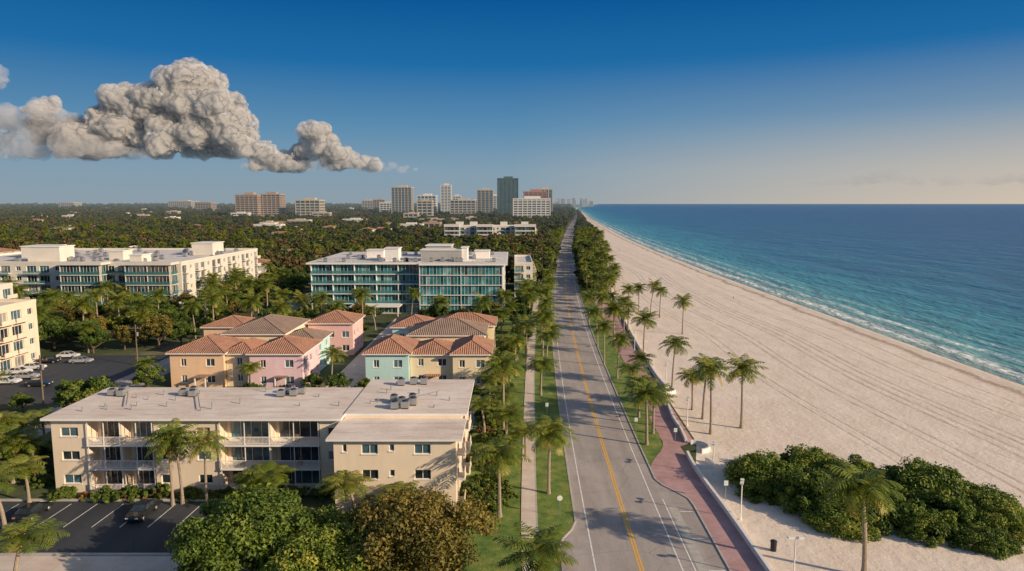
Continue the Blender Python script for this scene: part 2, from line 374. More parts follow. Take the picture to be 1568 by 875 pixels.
# ---------------------------------------------------------------- roads
def mat_asphalt(name,a,b):
    m,nt,p=newmat(name); P=pos_(nt)
    f=noise_(nt,scaled(nt,P,(1,.12,1)),.5,6,.6); g=noise_(nt,P,9.,3); k=noise_(nt,P,.12,6,.6)
    c=ramp_(nt,f,[(.3,a),(.7,b)]); c=mix_(nt,ramp_(nt,k,[(.5,0.),(.62,.35)]),c,tuple(x*.7 for x in a))
    c=mix_(nt,.3,c,ramp_(nt,g,[(.3,(.25,.25,.25)),(.7,(.75,.75,.75))]),'OVERLAY')
    vo=N(nt,'ShaderNodeTexVoronoi',feature='DISTANCE_TO_EDGE'); vo.inputs['Scale'].default_value=.13; L(nt,P,vo.inputs['Vector'])
    c=mix_(nt,ramp_(nt,vo.outputs['Distance'],[(.0,.4),(.010,0.)]),c,tuple(x*.5 for x in a))
    L(nt,c,p.inputs['Base Color']); p.inputs['Roughness'].default_value=.8; bump_(nt,p,g,.3,.02); return m
M['asphalt']=mat_asphalt('road_asphalt',(.35,.30,.26),(.50,.43,.38))
M['asphaltdark']=mat_asphalt('lot_asphalt',(.035,.04,.048),(.06,.065,.072))
M['linew']=plain('white_line_paint',(.85,.82,.77),.7,.2,2.); M['liney']=plain('yellow_line_paint',(.90,.48,.05),.7,.12,2.)
def mat_grass():
    m,nt,p=newmat('grass'); P=pos_(nt); f=noise_(nt,P,.5,6,.6); g=noise_(nt,P,7.,5,.7)
    c=ramp_(nt,f,[(.3,(.07,.14,.020)),(.5,(.15,.22,.035)),(.7,(.30,.29,.07))])
    c=mix_(nt,.6,c,ramp_(nt,g,[(.3,(.15,.15,.15)),(.7,(.85,.85,.85))]),'OVERLAY')
    L(nt,c,p.inputs['Base Color']); p.inputs['Roughness'].default_value=.95; bump_(nt,p,g,.8,.08); return m
M['grass']=mat_grass()
def mat_pavers(name,a,b,mort,scale,ms=.03):
    m,nt,p=newmat(name); P=pos_(nt)
    br=N(nt,'ShaderNodeTexBrick'); br.offset=0. if scale<.6 else .5; br.inputs['Scale'].default_value=scale; L(nt,P,br.inputs['Vector'])
    br.inputs['Color1'].default_value=(*a,1); br.inputs['Color2'].default_value=(*b,1); br.inputs['Mortar'].default_value=(*mort,1); br.inputs['Mortar Size'].default_value=ms
    if scale<.6: br.inputs['Brick Width'].default_value=1.; br.inputs['Row Height'].default_value=.6
    f=noise_(nt,P,.4,6,.6); c=mix_(nt,.5,br.outputs[0],ramp_(nt,f,[(.3,(.3,.3,.3)),(.7,(.7,.7,.7))]),'OVERLAY')
    L(nt,c,p.inputs['Base Color']); p.inputs['Roughness'].default_value=.85; return m
M['paver']=mat_pavers('promenade_pavers',(.50,.28,.27),(.56,.33,.31),(.40,.26,.24),1.2)
M['walk']=mat_pavers('sidewalk_concrete',(.68,.56,.46),(.70,.58,.48),(.54,.44,.36),.33,.008)
def ribbon(name,fl,fr,y0,y1,z,m,step=4,parent=None):
    ys=[y0]
    while ys[-1]<y1: ys.append(min(y1,ys[-1]+(step if ys[-1]<300 else step*6)))
    b=MB()
    for i in range(len(ys)-1):
        a,c=ys[i],ys[i+1]
        b.poly([(fl(a),a,z),(fr(a),a,z),(fr(c),c,z),(fl(c),c,z)],m)
    return b.obj(name,parent)
def kerb(fn,y0,y1,w=.2,h=.13,step=2,m='kerb'):
    b=MB(); ys=[y0]
    while ys[-1]<y1: ys.append(min(y1,ys[-1]+step))
    for a,c in zip(ys[:-1],ys[1:]):
        xa,xc=fn(a),fn(c)
        b.poly([(xa,a,h),(xa+w,a,h),(xc+w,c,h),(xc,c,h)],m); b.poly([(xa,a,0),(xa,a,h),(xc,c,h),(xc,c,0)],m); b.poly([(xa+w,a,h),(xa+w,a,0),(xc+w,c,0),(xc+w,c,h)],m)
    return b.obj('kerb')
sm=lambda a,b,x: (lambda t:t*t*(3-2*t))(min(1,max(0,(x-a)/(b-a))))
RL=lambda y: XR(y)-5.7-2.2*(1-sm(68,74,y))
RR=lambda y: XR(y)+5.4+3.2*(1-sm(79,86,y))
ribbon('road',RL,RR,-60,2600,.03,'asphalt',2)
mk=bpy.data.objects.new('road_markings',None); S.collection.objects.link(mk)
ribbon('centre_line',lambda y:XR(y)-.21,lambda y:XR(y)-.05,-60,1200,.036,'liney',6,mk)
ribbon('centre_line_b',lambda y:XR(y)+.08,lambda y:XR(y)+.24,-60,1200,.036,'liney',6,mk)
ribbon('edge_line',lambda y:XR(y)+4.0,lambda y:XR(y)+4.14,-60,900,.036,'linew',6,mk)
ribbon('edge_line_b',lambda y:XR(y)-4.6,lambda y:XR(y)-4.46,-60,900,.036,'linew',6,mk)
b=MB()
for y in (57,63.5,70,76.5): b.box(XR(y)+6.62,XR(y)+8.2,y,y+.12,.034,.038,'linew')
b.obj('stall_marks',mk)
ribbon('stall_line',lambda y:XR(y)+5.25,lambda y:XR(y)+5.37,50,80,.0365,'linew',6,mk)
ribbon('gutter',lambda y:XR(y)+5.6,lambda y:XR(y)+6.6,52,78,.034,'kerb',6,mk)
ribbon('grass_verge',lambda y:2.9+max(0,XR(y)-13)*.95,lambda y:RL(y)-.2,69,260,.10,'grass')
kerb(lambda y:RL(y)-.2,66,500)
ribbon('sidewalk',lambda y:1.0+max(0,XR(y)-13)*.95,lambda y:2.7+max(0,XR(y)-13)*.95,40,500,.12,'walk')
kerb(lambda y:2.7+max(0,XR(y)-13)*.95,40,300,.2,.125)
ribbon('lawn',lambda y:-6.2,lambda y:1.0+max(0,XR(y)-13)*.95,60,218,.06,'grass')
GR=lambda y: XR(y)+5.6+ (4.6 if y>112 else 3.6)*sm(89,100,y)
ribbon('grass_verge',lambda y:RR(y)+.2,lambda y:max(RR(y)+.21,GR(y)),90,300,.10,'grass')
kerb(lambda y:RR(y),40,500)
ribbon('promenade',lambda y:max(RR(y)+.2,GR(y)+.0 if y>90 else 0),lambda y:max(25.0,XB(y)-.4),40,300,.115,'paver',2)
def wall_path(name,pts,w,h,m):
    b=MB(); n=len(pts); lf=[];rt=[]
    for i,p in enumerate(pts):
        a=Vector(pts[max(0,i-1)]); c=Vector(pts[min(n-1,i+1)]); t=(c-a).normalized(); q=Vector((-t.y,t.x))*w/2
        lf.append((p[0]+q.x,p[1]+q.y)); rt.append((p[0]-q.x,p[1]-q.y))
    for i in range(n-1):
        A,B_,C,D=lf[i],lf[i+1],rt[i+1],rt[i]
        b.poly([(*D,h),(*C,h),(*B_,h),(*A,h)],m); b.poly([(*A,0),(*A,h),(*B_,h),(*B_,0)],m); b.poly([(*D,h),(*D,0),(*C,0),(*C,h)],m)
    for k in (0,n-1): b.poly([(*lf[k],0),(*rt[k],0),(*rt[k],h),(*lf[k],h)],m)
    return b.obj(name)
def smoothpath(pts,n=6):
    o=[]
    for i in range(len(pts)-1):
        p=[Vector(pts[max(0,i-1)]),Vector(pts[i]),Vector(pts[i+1]),Vector(pts[min(len(pts)-1,i+2)])]
        for k in range(n):
            t=k/n; o.append(tuple(.5*((2*p[1])+(p[2]-p[0])*t+(2*p[0]-5*p[1]+4*p[2]-p[3])*t*t+(3*p[1]-p[0]-3*p[2]+p[3])*t**3)))
    o.append(tuple(pts[-1])); return o
wp=[(25.1,44),(25.1,60),(25.1,75),(24.9,84),(24.9,90),(25.2,94.5)]
wall_path('beach_wall',smoothpath(wp),.35,.75,'white')
def scroll(x,y,r=2.0,a0=-120,a1=120):
    pts=[(x+r*math.cos(math.radians(a)),y+r*math.sin(math.radians(a))) for a in range(a0,a1+1,12)]
    wall_path('beach_wall',pts,.3,.65,'white')
scroll(26.2,91,1.6,-150,60); scroll(27.2,97.4,1.9,-80,110)
wall_path('beach_wall',smoothpath([(26.3,99.6),(26.8,105),(27.0,111),(27.8,118),(28.6,125)]),.35,.75,'white')
scroll(29.6,128,1.7,-150,60)
wall_path('beach_wall',smoothpath([(30.2,131)]+[(XB(y)+.5,y) for y in range(140,300,16)]),.35,.7,'white')
# ---------------------------------------------------------------- parking lot etc.
b=MB(); b.poly([(-70,66.8,.03),(-28,66.8,.03),(-28,79.3,.03),(-70,79.3,.03)],'asphaltdark'); b.obj('parking_lot')
b=MB()
for i in range(12): x=-66+i*3.15; b.poly([(x,72.6,.036),(x+.11,72.6,.036),(x+.31,78.6,.036),(x+.2,78.6,.036)],'linew')
b.obj('parking_lines')
b=MB(); b.box(-70,-28,79.31,79.6,0,.25,'kerb'); b.box(-70,-28,66.4,66.79,0,.15,'kerb'); b.obj('kerb')
b=MB(); b.poly([(-75,52,.05),(-25,52,.05),(-25,66.3,.05),(-75,66.3,.05)],'walk'); b.obj('pavement')
b=MB(); b.poly([(-81,60,.02),(-73.5,60,.02),(-73.5,330,.02),(-81,330,.02)],'asphalt'); b.obj('side_street')
b=MB(); b.poly([(-108,120,.024),(-81.1,120,.024),(-81.1,160,.024),(-108,160,.024)],'asphaltdark'); b.obj('parking_lot')
b=MB(); b.poly([(-73.4,106,.022),(-6.3,106,.022),(-6.3,125,.022),(-73.4,125,.022)],'asphalt'); b.obj('side_street')
b=MB(); b.poly([(-36.8,126,.026),(-29.2,126,.026),(-29.2,212,.026),(-36.8,212,.026)],'walk'); b.obj('driveway')
keep(-82,-73,60,330,0); keep(-108,-81,118,160,0); keep(-37,-29,120,212,0); keep(-70,-28,66,79.5,0); keep(-70,-5,100,130,0); keep(-68,-3,204,217,0)
# ---------------------------------------------------------------- apartment building
B=Bld('apartment_building'); FH=3.05; Z1=9.45
w=B['walls']
def seg(x0,x1,y,ops): facade(B,(x0,y),(1,0),x1-x0,0,Z1,ops,'cream')
def wn(x0,pos,width=2.2,nm=2,s=1.15,h=1.15): return [(p-x0,p-x0+width,f*FH+s,f*FH+s+h,nm,True) for f in range(3) for p in pos]
seg(-57.2,-52.7,82,wn(-57.2,[-56.1])); seg(-44.5,-36.3,82,wn(-44.5,[-43.9],1.3,1)+wn(-44.5,[-39.2],1.7,2)); seg(-23.9,-21,82,wn(-23.9,[-22.9],1.0,1))
for (a,c) in ((-52.7,-44.5),(-36.3,-23.9)):
    W=c-a; n=2; cw=W/n; ops=[]
    for f in range(3):
        for i in range(n): ops.append((i*cw+.45,(i+1)*cw-.45,f*FH+.25,f*FH+2.55,4))
    facade(B,(a,84),(1,0),W,0,Z1,ops,'cream',gl=['g1','g2','g2','g1'],frame='white',fw=.06)
    w.poly([(a,82,0),(a,84,0),(a,84,Z1),(a,82,Z1)],'cream'); w.poly([(c,84,0),(c,82,0),(c,82,Z1),(c,84,Z1)],'cream')
    for i in range(1,n): w.box(a+i*cw-.12,a+i*cw+.12,82.0,83.995,0,Z1,'cream')
    for f in range(3):
        z=f*FH+.1
        B['balconies'].box(a+.01,c-.01,81.55,81.995,z-.12,z+.1,'white')
        for i in range(n): B['balconies'].box(a+i*cw+.125,a+(i+1)*cw-.125,82,83.99,z-.12,z+.1,'white')
        R=B['railings']; R.box(a+.05,c-.05,81.6,81.68,z+1.05,z+1.13,'white'); R.box(a+.05,c-.05,81.62,81.66,z+.22,z+.28,'white')
        x=a+.1
        while x<c-.1: R.box(x,x+.035,81.62,81.655,z+.28,z+1.05,'white'); x+=.16
        for i in range(n*2+1): xx=a+.06+i*(W-.2)/(n*2); R.box(xx,xx+.09,81.585,81.695,z+.101,z+1.16,'white')
        for i in range(n):
            if random.random()<.7:
                xx=a+(i+random.uniform(.3,.6))*cw; C_=B['balcony_furniture']; C_.box(xx,xx+.5,82.5,83.0,z+.5,z+.55,'wood'); C_.box(xx,xx+.5,83.0,83.05,z+.55,z+1.0,'wood')
                for lx in (xx,xx+.45):
                    for ly in (82.5,82.95): C_.box(lx,lx+.05,ly,ly+.05,z+.101,z+.5,'wood')
    for i in range(n*2+1): xx=a+.06+i*(W-.2)/(n*2); B['posts'].box(xx,xx+.09,81.72,81.80,0,Z1,'white')
facade(B,(-57.2,95),(0,-1),13,0,Z1,rowwins(13,3,FH,ww=1.6),'cream')
facade(B,(-21,95),(-1,0),36.2,0,Z1,rowwins(36.2,3,FH),'cream')
B['roof'].box(-58.0,-21.01,81.3,95.7,Z1+.002,Z1+.3,'white'); B['roof'].poly([(-58,81.3,Z1+.305),(-21.01,81.3,Z1+.305),(-21.01,95.7,Z1+.305),(-58,95.7,Z1+.305)],'roofflat')
facade(B,(-20.6,76),(1,0),14.1,0,9.0,[(u,u+1.9,f*FH+1.15,f*FH+2.3,2,True) for f in range(3) for u in (3.2,9.3)]+[(1.0,1.5,f*FH+1.4,f*FH+2.3,1,True) for f in range(3)]+[(6.4,7.,f*FH+1.5,f*FH+2.3,1,True) for f in range(3)],'cream')
facade(B,(-20.6,82),(0,-1),6,0,9.0,[],'cream')
facade(B,(-6.5,76),(0,1),2.5,0,9.0,[],'cream')
facade(B,(-6.5,80.5),(0,1),2.5,0,9.0,[(.6,1.6,f*FH+1.2,f*FH+2.3,1,True) for f in range(3)],'cream')
facade(B,(-6.5,83.01),(0,1),4.4,0,Z1+.15,[(.8,1.7,f*FH+1.2,f*FH+2.3,1,True) for f in range(3)]+[(2.7,3.7,f*FH+1.2,f*FH+2.3,1,True) for f in range(3)],'cream')
facade(B,(-6.5,91.5),(0,1),7.5,0,Z1+.15,rowwins(7.5,3,FH,gap=2.6,ww=1.2),'cream')
for (a,c,zt) in ((78.5,80.5,9.0),(87.41,91.5,Z1+.15)):
    W=c-a
    facade(B,(-8.1,a),(0,1),W,0,zt,[(.3,W-.3,f*FH+.25,f*FH+2.4,2) for f in range(3)],'cream',frame='dark',gl=['g1','g2'])
    w.poly([(-8.1,a,0),(-6.5,a,0),(-6.5,a,zt),(-8.1,a,zt)],'cream'); w.poly([(-6.5,c,0),(-8.1,c,0),(-8.1,c,zt),(-6.5,c,zt)],'cream')
    for f in range(3):
        z=f*FH+.1; B['balconies'].box(-8.09,-5.6,a+.02,c-.02,z-.12,z+.1,'white')
        B['balconies'].box(-5.75,-5.65,a+.1,c-.1,z+.101,z+1.0,'cream')
facade(B,(-6.5,99),(-1,0),14.5,0,Z1+.15,rowwins(14.5,3,FH),'cream'); facade(B,(-21,99),(0,-1),4,0,Z1+.15,[],'cream')
facade(B,(-21,83),(1,0),14.5,9.0,Z1+.15,[],'cream')
B['roof'].box(-21.3,-5.7,75.3,82.98,9.002,9.25,'white'); B['roof'].poly([(-21.3,75.3,9.256),(-5.7,75.3,9.256),(-5.7,82.98,9.256),(-21.3,82.98,9.256)],'roofflat')
B['roof'].box(-21.0,-5.6,83,99.7,Z1+.152,Z1+.42,'white'); B['roof'].poly([(-21.0,83,Z1+.426),(-5.6,83,Z1+.426),(-5.6,99.7,Z1+.426),(-21.0,99.7,Z1+.426)],'roofflat')
zr=Z1+.31
for x,y in ((-55,91.5),(-53.6,91.2),(-54.2,92.9),(-45.2,91.5),(-43.7,91),(-44.3,92.6),(-31.6,91),(-30,91.4),(-31,92.5),(-29.2,92.4)): acunit(B['roof_units'],x,y,zr,.9)
for x,y in ((-15,85),(-13.7,85.2),(-14.4,86.8),(-12.9,86.7),(-15.6,88),(-13.2,88.4),(-14.3,97),(-12.8,97),(-16,96.4)): acunit(B['roof_units'],x,y,zr+.13,.95)
for (x0,y0,x1,y1) in ((-53,91.8,-50,86),(-43.5,92,-40,85),(-14,89,-10,93)): B['roof_units'].tube([(x0,y0,zr+.3),(x1,y1,zr+.3)],[.07,.07],6,'metal')
for i in range(30):
    x=random.uniform(-56,-8); y=random.uniform(84,94); B['roof_vents'].tube([(x,y,zr),(x,y,zr+random.uniform(.4,.9))],[.1,.1],6,'metal')
B.finish(); keep(-58,-5,75,100,2.2)
# ---------------------------------------------------------------- townhouses
def thblock(B,x0,x1,y0,y1,col,h=6.8,rise=2.2,tm='tile',ov=.6):
    for k,(O,ud,W) in enumerate(ring(x0,x1,y0,y1)):
        n=max(1,round(W/4.2)); g=W/n; ops=[]
        for f in range(int(h//3.2)):
            for i in range(n):
                ww=1.7 if (i+k)%3 else 1.1; c=(i+.5)*g; ops.append((c-ww/2,c+ww/2,f*3.3+1.0,f*3.3+2.5,2,True))
        facade(B,O,ud,W,0,h,ops,col,gl=['g1','g2','g2'],fw=.1)
    hip(B,x0,x1,y0,y1,h+.22,rise,ov,tm); keep(x0,x1,y0,y1,2)
B=Bld('pastel_townhouses')
thblock(B,-67,-56.5,131,143,'peach',6.8,2.3); thblock(B,-56.4,-51.1,132,141.5,'yellow',6.5,1.7)
thblock(B,-51,-40.8,130,142,'lilac',6.9,2.2); thblock(B,-50,-41.5,142.7,153,'mint',6.6,1.9,'tileg')
thblock(B,-48.5,-37.9,160,171,'pink',7.6,2.2); thblock(B,-72,-62,157,167,'peach',7.2,1.9); thblock(B,-62,-49.2,144.5,162,'yellow',8.0,2.4,'tileg')
for x in (-61.5,-46): B['porch'].box(x,x+2.4,128.6,131.9 if x<-50 else 129.98,2.55,2.7,'tileg'); B['porch'].box(x+.1,x+.3,128.7,128.9,0,2.549,'white'); B['porch'].box(x+2.1,x+2.3,128.7,128.9,0,2.549,'white')
B.finish()
B=Bld('pastel_townhouses')
thblock(B,-28.5,-20.1,130,142,'mint',6.9,2.2); thblock(B,-20,-11.6,131.2,141.6,'yellow',6.5,1.8); thblock(B,-11.5,-4.4,130,142.5,'yellow',6.8,1.9)
thblock(B,-22,-6,143.6,156,'yellow',7.9,2.5,'tileg'); thblock(B,-28,-19,157.5,168,'mint',7.1,2.0); thblock(B,-18.5,-4.2,158,169,'yellow',7.4,2.1)
B['porch'].box(-17,-14,129.6,131.1,2.6,2.75,'tile')
B.finish()
# ---------------------------------------------------------------- glass condo
def slabglass(B,x0,x1,y0,y1,floors,fh,bay,gl,wall='white',over=1.2,rail=True,faces=(0,1,2,3),fin=2,st=.12):
    H=floors*fh
    for k,(O,ud,W) in enumerate(ring(x0,x1,y0,y1)):
        nx,ny=ud[1],-ud[0]
        n=max(1,round(W/bay)); g=W/n
        def fb(part,u0,u1,za,zb,d0,d1,m):
            a=(O[0]+ud[0]*u0+nx*d0,O[1]+ud[1]*u0+ny*d0); c=(O[0]+ud[0]*u1+nx*d1,O[1]+ud[1]*u1+ny*d1)
            B[part].box(a[0],c[0],a[1],c[1],za,zb,m)
        for f in range(floors):
            z=f*fh
            for i in range(n):
                for h in range(3):
                    u0=i*g+h*g/3; u1=u0+g/3
                    P=lambda u,zz:(O[0]+ud[0]*u,O[1]+ud[1]*u,zz)
                    B['glazing'].poly([P(u0,z),P(u1,z),P(u1,z+fh),P(u0,z+fh)],random.choice(gl))
                    fb('mullions',u0-.04,u0+.04,z+.15,z+fh-.16,.003,.08,wall)
            fb('floor_slabs',.0,W,z-st,z+st,.004,over if k in faces else .2,wall)
            if rail and k in faces and f>0:
                fb('balcony_rails',0.05,W-.05,z+.15,z+1.1,over-.12,over-.08,'rail'); fb('balcony_rails',0.05,W-.05,z+1.101,z+1.15,over-.14,over-.06,'metal')
        for i in range(0,n+1,fin):
            u=min(max(i*g,.15),W-.15)
            for f in range(floors): fb('fins',u-.1,u+.1,f*fh+.142,(f+1)*fh-.142,.11,over-.16,wall)
B=Bld('glass_condo_building')
slabglass(B,-66,-30.2,223.5,272,5,3.25,3.6,TL,faces=(0,3),fin=2); slabglass(B,-30,-3,219.5,272,5,3.25,3.4,['t1','t1','t2','t1','t3'],faces=(0,1),over=.5,fin=4,st=.1,rail=False)
for (x0,x1,y0,y1,z) in ((-67.3,-30.2,222,273,16.25),(-30,-1.5,218.4,273,16.25)):
    B['roof'].box(x0,x1,y0,y1,z,z+.55,'white'); B['roof'].poly([(x0+.5,y0+.5,z+.556),(x1-.5,y0+.5,z+.556),(x1-.5,y1-.5,z+.556),(x0+.5,y1-.5,z+.556)],'roofwhite')
for (x0,x1,y0,y1,h,m) in ((-42.5,-38,228,234,4.2,'white'),(-30.5,-17,228,236,3.6,'grey'),(-16.9,-15,229,235,4.4,'white'),(-31,-22,246,256,4,'grey'),(-52,-46,244,250,2.5,'white'),(-13,-8,240,246,2.5,'white')):
    B['penthouse'].box(x0,x1,y0,y1,16.81,16.8+h,m); B['penthouse'].box(x0-.3,x1+.3,y0-.3,y1+.3,16.803+h,17.05+h,'white')
for i in range(34): acunit(B['roof_units'],random.uniform(-63,-6),random.choice([225.8,226.9,239.5,258]),16.82,1.2)
for i in range(40): B['roof_rail'].box(-64+i*1.5,-63.93+i*1.5,223.2,223.27,16.81,17.9,'metal')
B['roof_rail'].box(-64,-4,223.2,223.27,17.9,17.97,'metal')
B['canopy'].box(-52,-36,216,221.9,3.0,3.3,'white')
for x in (-51.5,-44,-36.7): B['canopy'].box(x,x+.25,216.2,216.45,0,2.999,'white')
B.finish(); keep(-67,-1,217,274,2)
# ---------------------------------------------------------------- condos
def condo(name,x0,x1,y0,y1,floors,fh,wall,bays=True,gl=GL,balc=(0,1)):
    B=Bld(name); H=floors*fh
    for k,(O,ud,W) in enumerate(ring(x0,x1,y0,y1)):
        nx,ny=ud[1],-ud[0]; n=max(1,round(W/4.4)); g=W/n; ops=[]
        for f in range(floors):
            for i in range(n):
                c=(i+.5)*g
                if k in balc and i%3!=1: ops.append((c-1.6,c+1.6,f*fh+.3,f*fh+2.6,3))
                else: ops.append((c-.8,c+.8,f*fh+1.0,f*fh+2.4,2,True))
        facade(B,O,ud,W,0,H,ops,wall,depth=.3,gl=gl)
        if k in balc:
            for i in range(n):
                if i%3==1: continue
                c=(i+.5)*g
                for f in range(1,floors):
                    a=(O[0]+ud[0]*(c-1.9)+nx*.004,O[1]+ud[1]*(c-1.9)+ny*.004); d=(O[0]+ud[0]*(c+1.9)+nx*1.4,O[1]+ud[1]*(c+1.9)+ny*1.4)
                    B['balconies'].box(a[0],d[0],a[1],d[1],f*fh,f*fh+.2,wall)
                    a=(O[0]+ud[0]*(c-1.9)+nx*1.28,O[1]+ud[1]*(c-1.9)+ny*1.28)
                    B['balconies'].box(a[0],d[0],a[1],d[1],f*fh+.201,f*fh+1.05,'rail' if k==0 else wall)
    flatroof(B,x0,x1,y0,y1,H,'roofwhite',.8,.3,wall); keep(x0,x1,y0,y1,3); return B,H
B,H=condo('white_condo_building',-195,-109,224,292,5,3.25,'condo')
for (a,c) in ((-146,-133),(-125,-110.5)):
    b2=Bld('x'); b2.parts=B.parts; slabglass(b2,a,c,219.5,223.9,5,3.25,3.3,['g2','t2','g1','g1'],'condo',.5,faces=(0,1,3))
    B['roof'].box(a-.8,c+.8,218.7,223.9,16.26,17.1,'condo')
for (x0,x1,y0,y1,h) in ((-165,-154,232,240,5),(-123,-115,262,272,4.5),(-142,-137,240,246,3),(-180,-170,250,260,4),(-128,-124,228,234,2.5)): B['penthouse'].box(x0,x1,y0,y1,H+.0,H+h,'condo'); B['penthouse'].box(x0-.3,x1+.3,y0-.3,y1+.3,H+h+.002,H+h+.3,'white')
for i in range(40): acunit(B['roof_units'],random.uniform(-175,-112),random.uniform(226,285),H,1.4)
B.finish()
B,H=condo('cream_apartment_building',-136,-108.5,120,154,4,3.4,'cream')
B['penthouse'].box(-118,-112,140,147,H,H+2.6,'white'); B.finish()
B,H=condo('white_apartment_building',-230,-140,150,190,4,3.3,'condo'); B.finish()
B,H=condo('white_hotel_building',-57,20,578,604,5,3.3,'whitefar')
for (a,c) in ((-57,-44),(-30,-16),(2,20)):
    b2=Bld('x'); b2.parts=B.parts; slabglass(b2,a+.5,c-.5,573.5,577.6,5,3.3,4.,['g2','g1'],'whitefar',.9,faces=(0,1,3),rail=False,st=.5)
    B['roof'].box(a,c,572.4,577.9,H+.01,H+2.2,'whitefar')
for x in (-48,-36,-10,8): B['penthouse'].box(x,x+6,585,593,H,H+4,'whitefar')
B.finish()
B,H=condo('white_apartment_building',1,8,262,300,4,3.2,'condo'); B.finish()
# ---------------------------------------------------------------- skyline
def tower(name,u0,u1,vt,d,wall,gl,style=0,depth=None,top=None,B=None):
    x0=(u0-784)/F*d; x1=(u1-784)/F*d; b=(437.5-vt)/F; H=CAMH-(SP-b*CP)*d; W=x1-x0; D=depth or W*.8
    own=B is None
    if own: B=Bld(name)
    y0=d; B['glazing'].box(x0,x1,y0,y0+D,0,H,gl)
    fh=4.6 if style!=2 else 6.
    for z in np.arange(fh,H-1,fh):
        if style in (0,2): B['floor_slabs'].box(x0-.5,x1+.5,y0-.5,y0+D+.5,z-1.0,z+.9,wall)
        else: B['floor_slabs'].box(x0-.3,x1+.3,y0-.3,y0+D+.3,z-.4,z+.3,wall)
    n=max(3,int(W/9))
    for i in range(n+1):
        x=x0+W*i/n; B['piers'].box(x-.9,x+.9,y0-.8,y0-.55,0,H,wall)
    for i in range(n+1):
        y=y0+D*i/n; B['piers'].box(x1+.55,x1+.8,y-.9,y+.9,0,H,wall)
    B['roof'].box(x0-1,x1+1,y0-1,y0+D+1,H,H+2.5,top or wall); B['roof'].box(x0+W*.3,x1-W*.25,y0+D*.3,y0+D*.7,H+2.51,H+(7 if H>40 else 4),wall)
    if own: return B.finish()
T=tower
T('beige_tower',601,631,288,1900,'tw1','tg1',1); T('white_tower',640,668,301,1800,'tw3','tg1',2); T('white_slim_tower',676,691,285,2100,'tw3','tg1',0)
T('beige_office_building',690,728,308,1700,'tw1','tg1',2); T('dark_glass_tower',731,755,292,1800,'tw1','tg1',1); T('green_glass_tower',762,793,275,1700,'tg2','tg2',1)
T('white_beach_hotel',786,842,306,1350,'tw3','tg1',0,60); T('brick_tower',802,836,295,1600,'tw2','tg1',0,top='tw2'); T('beige_tower',822,845,291,1750,'tw1','tg1',1)
T('brown_twin_tower',364,397,300,1500,'tw4','tg1',0); T('brown_twin_tower',399,431,299,1520,'tw4','tg1',0); T('beige_tower',455,491,308,1500,'tw1','tg2',2)
for (a,c,v,d) in ((556,572,308,2600),(574,590,307,2600),(583,603,311,2100),(302,326,311,2400),(745,765,301,2300),(722,733,309,2100),(694,706,301,2500),(95,118,311,3600),(640,662,309,1400),(262,296,309,3200)):
    T('distant_building',a,c,v,d,random.choice(['tw1','tw3','tw4']),'tg1',2)
B=Bld('distant_buildings')
for i in range(16):
    u=random.uniform(848,902); T('',u,u+random.uniform(2.5,6),random.uniform(303.5,309.5),random.uniform(6500,9500),random.choice(['tw3','tw1']),'tg1',2,B=B)
for i in range(52):
    d=random.uniform(700,4200); u=random.uniform(-20,780); hh=random.uniform(8,17); v=312+(CAMH-hh)*F/d; T('',u,u+random.uniform(14,40)/d*F,v,d,random.choice(['tw1','tw3','tw4','tw3']),'tg1',2,15,B=B)
B.finish()
# ---------------------------------------------------------------- low houses
def house(w,d,h,kind):
    B=MB()
    class P(dict):
        def __missing__(s,k): return B
    p=P()
    for O,ud,W in ring(-w/2,w/2,-d/2,d/2): facade(p,O,ud,W,0,h,rowwins(W,max(1,int(h//3)),3.,gap=4.,ww=1.6),'whitefar',gl=['g1','g2'])
    if kind=='hip': hip(p,-w/2,w/2,-d/2,d/2,h+.22,2.,.6,random.choice(['tile','tileg']))
    else: flatroof(p,-w/2,w/2,-d/2,d/2,h,'roofwhite',.5,.25,'whitefar'); acunit(B,w*.2,d*.1,h,1.3)
    return B.mesh('house')
HM=[house(random.uniform(14,28),random.uniform(10,15),random.choice([4,6.5,7,9]),k) for k in ['hip','flat','flat','hip','flat','hip','hip']]
k=0
for i in range(900):
    y=310*math.exp(random.random()*1.5); x=random.uniform(-.85*y,XR(y)-34)
    if free(x,y,14) and not(-70<x<30 and 540<y<620):
        link('house',random.choice(HM),(x,y,0),random.choice([0,0,.1,-.1,1.57]),1.); keep(x-9,x+9,y-12,y+6,0); k+=1
    if k>88: break
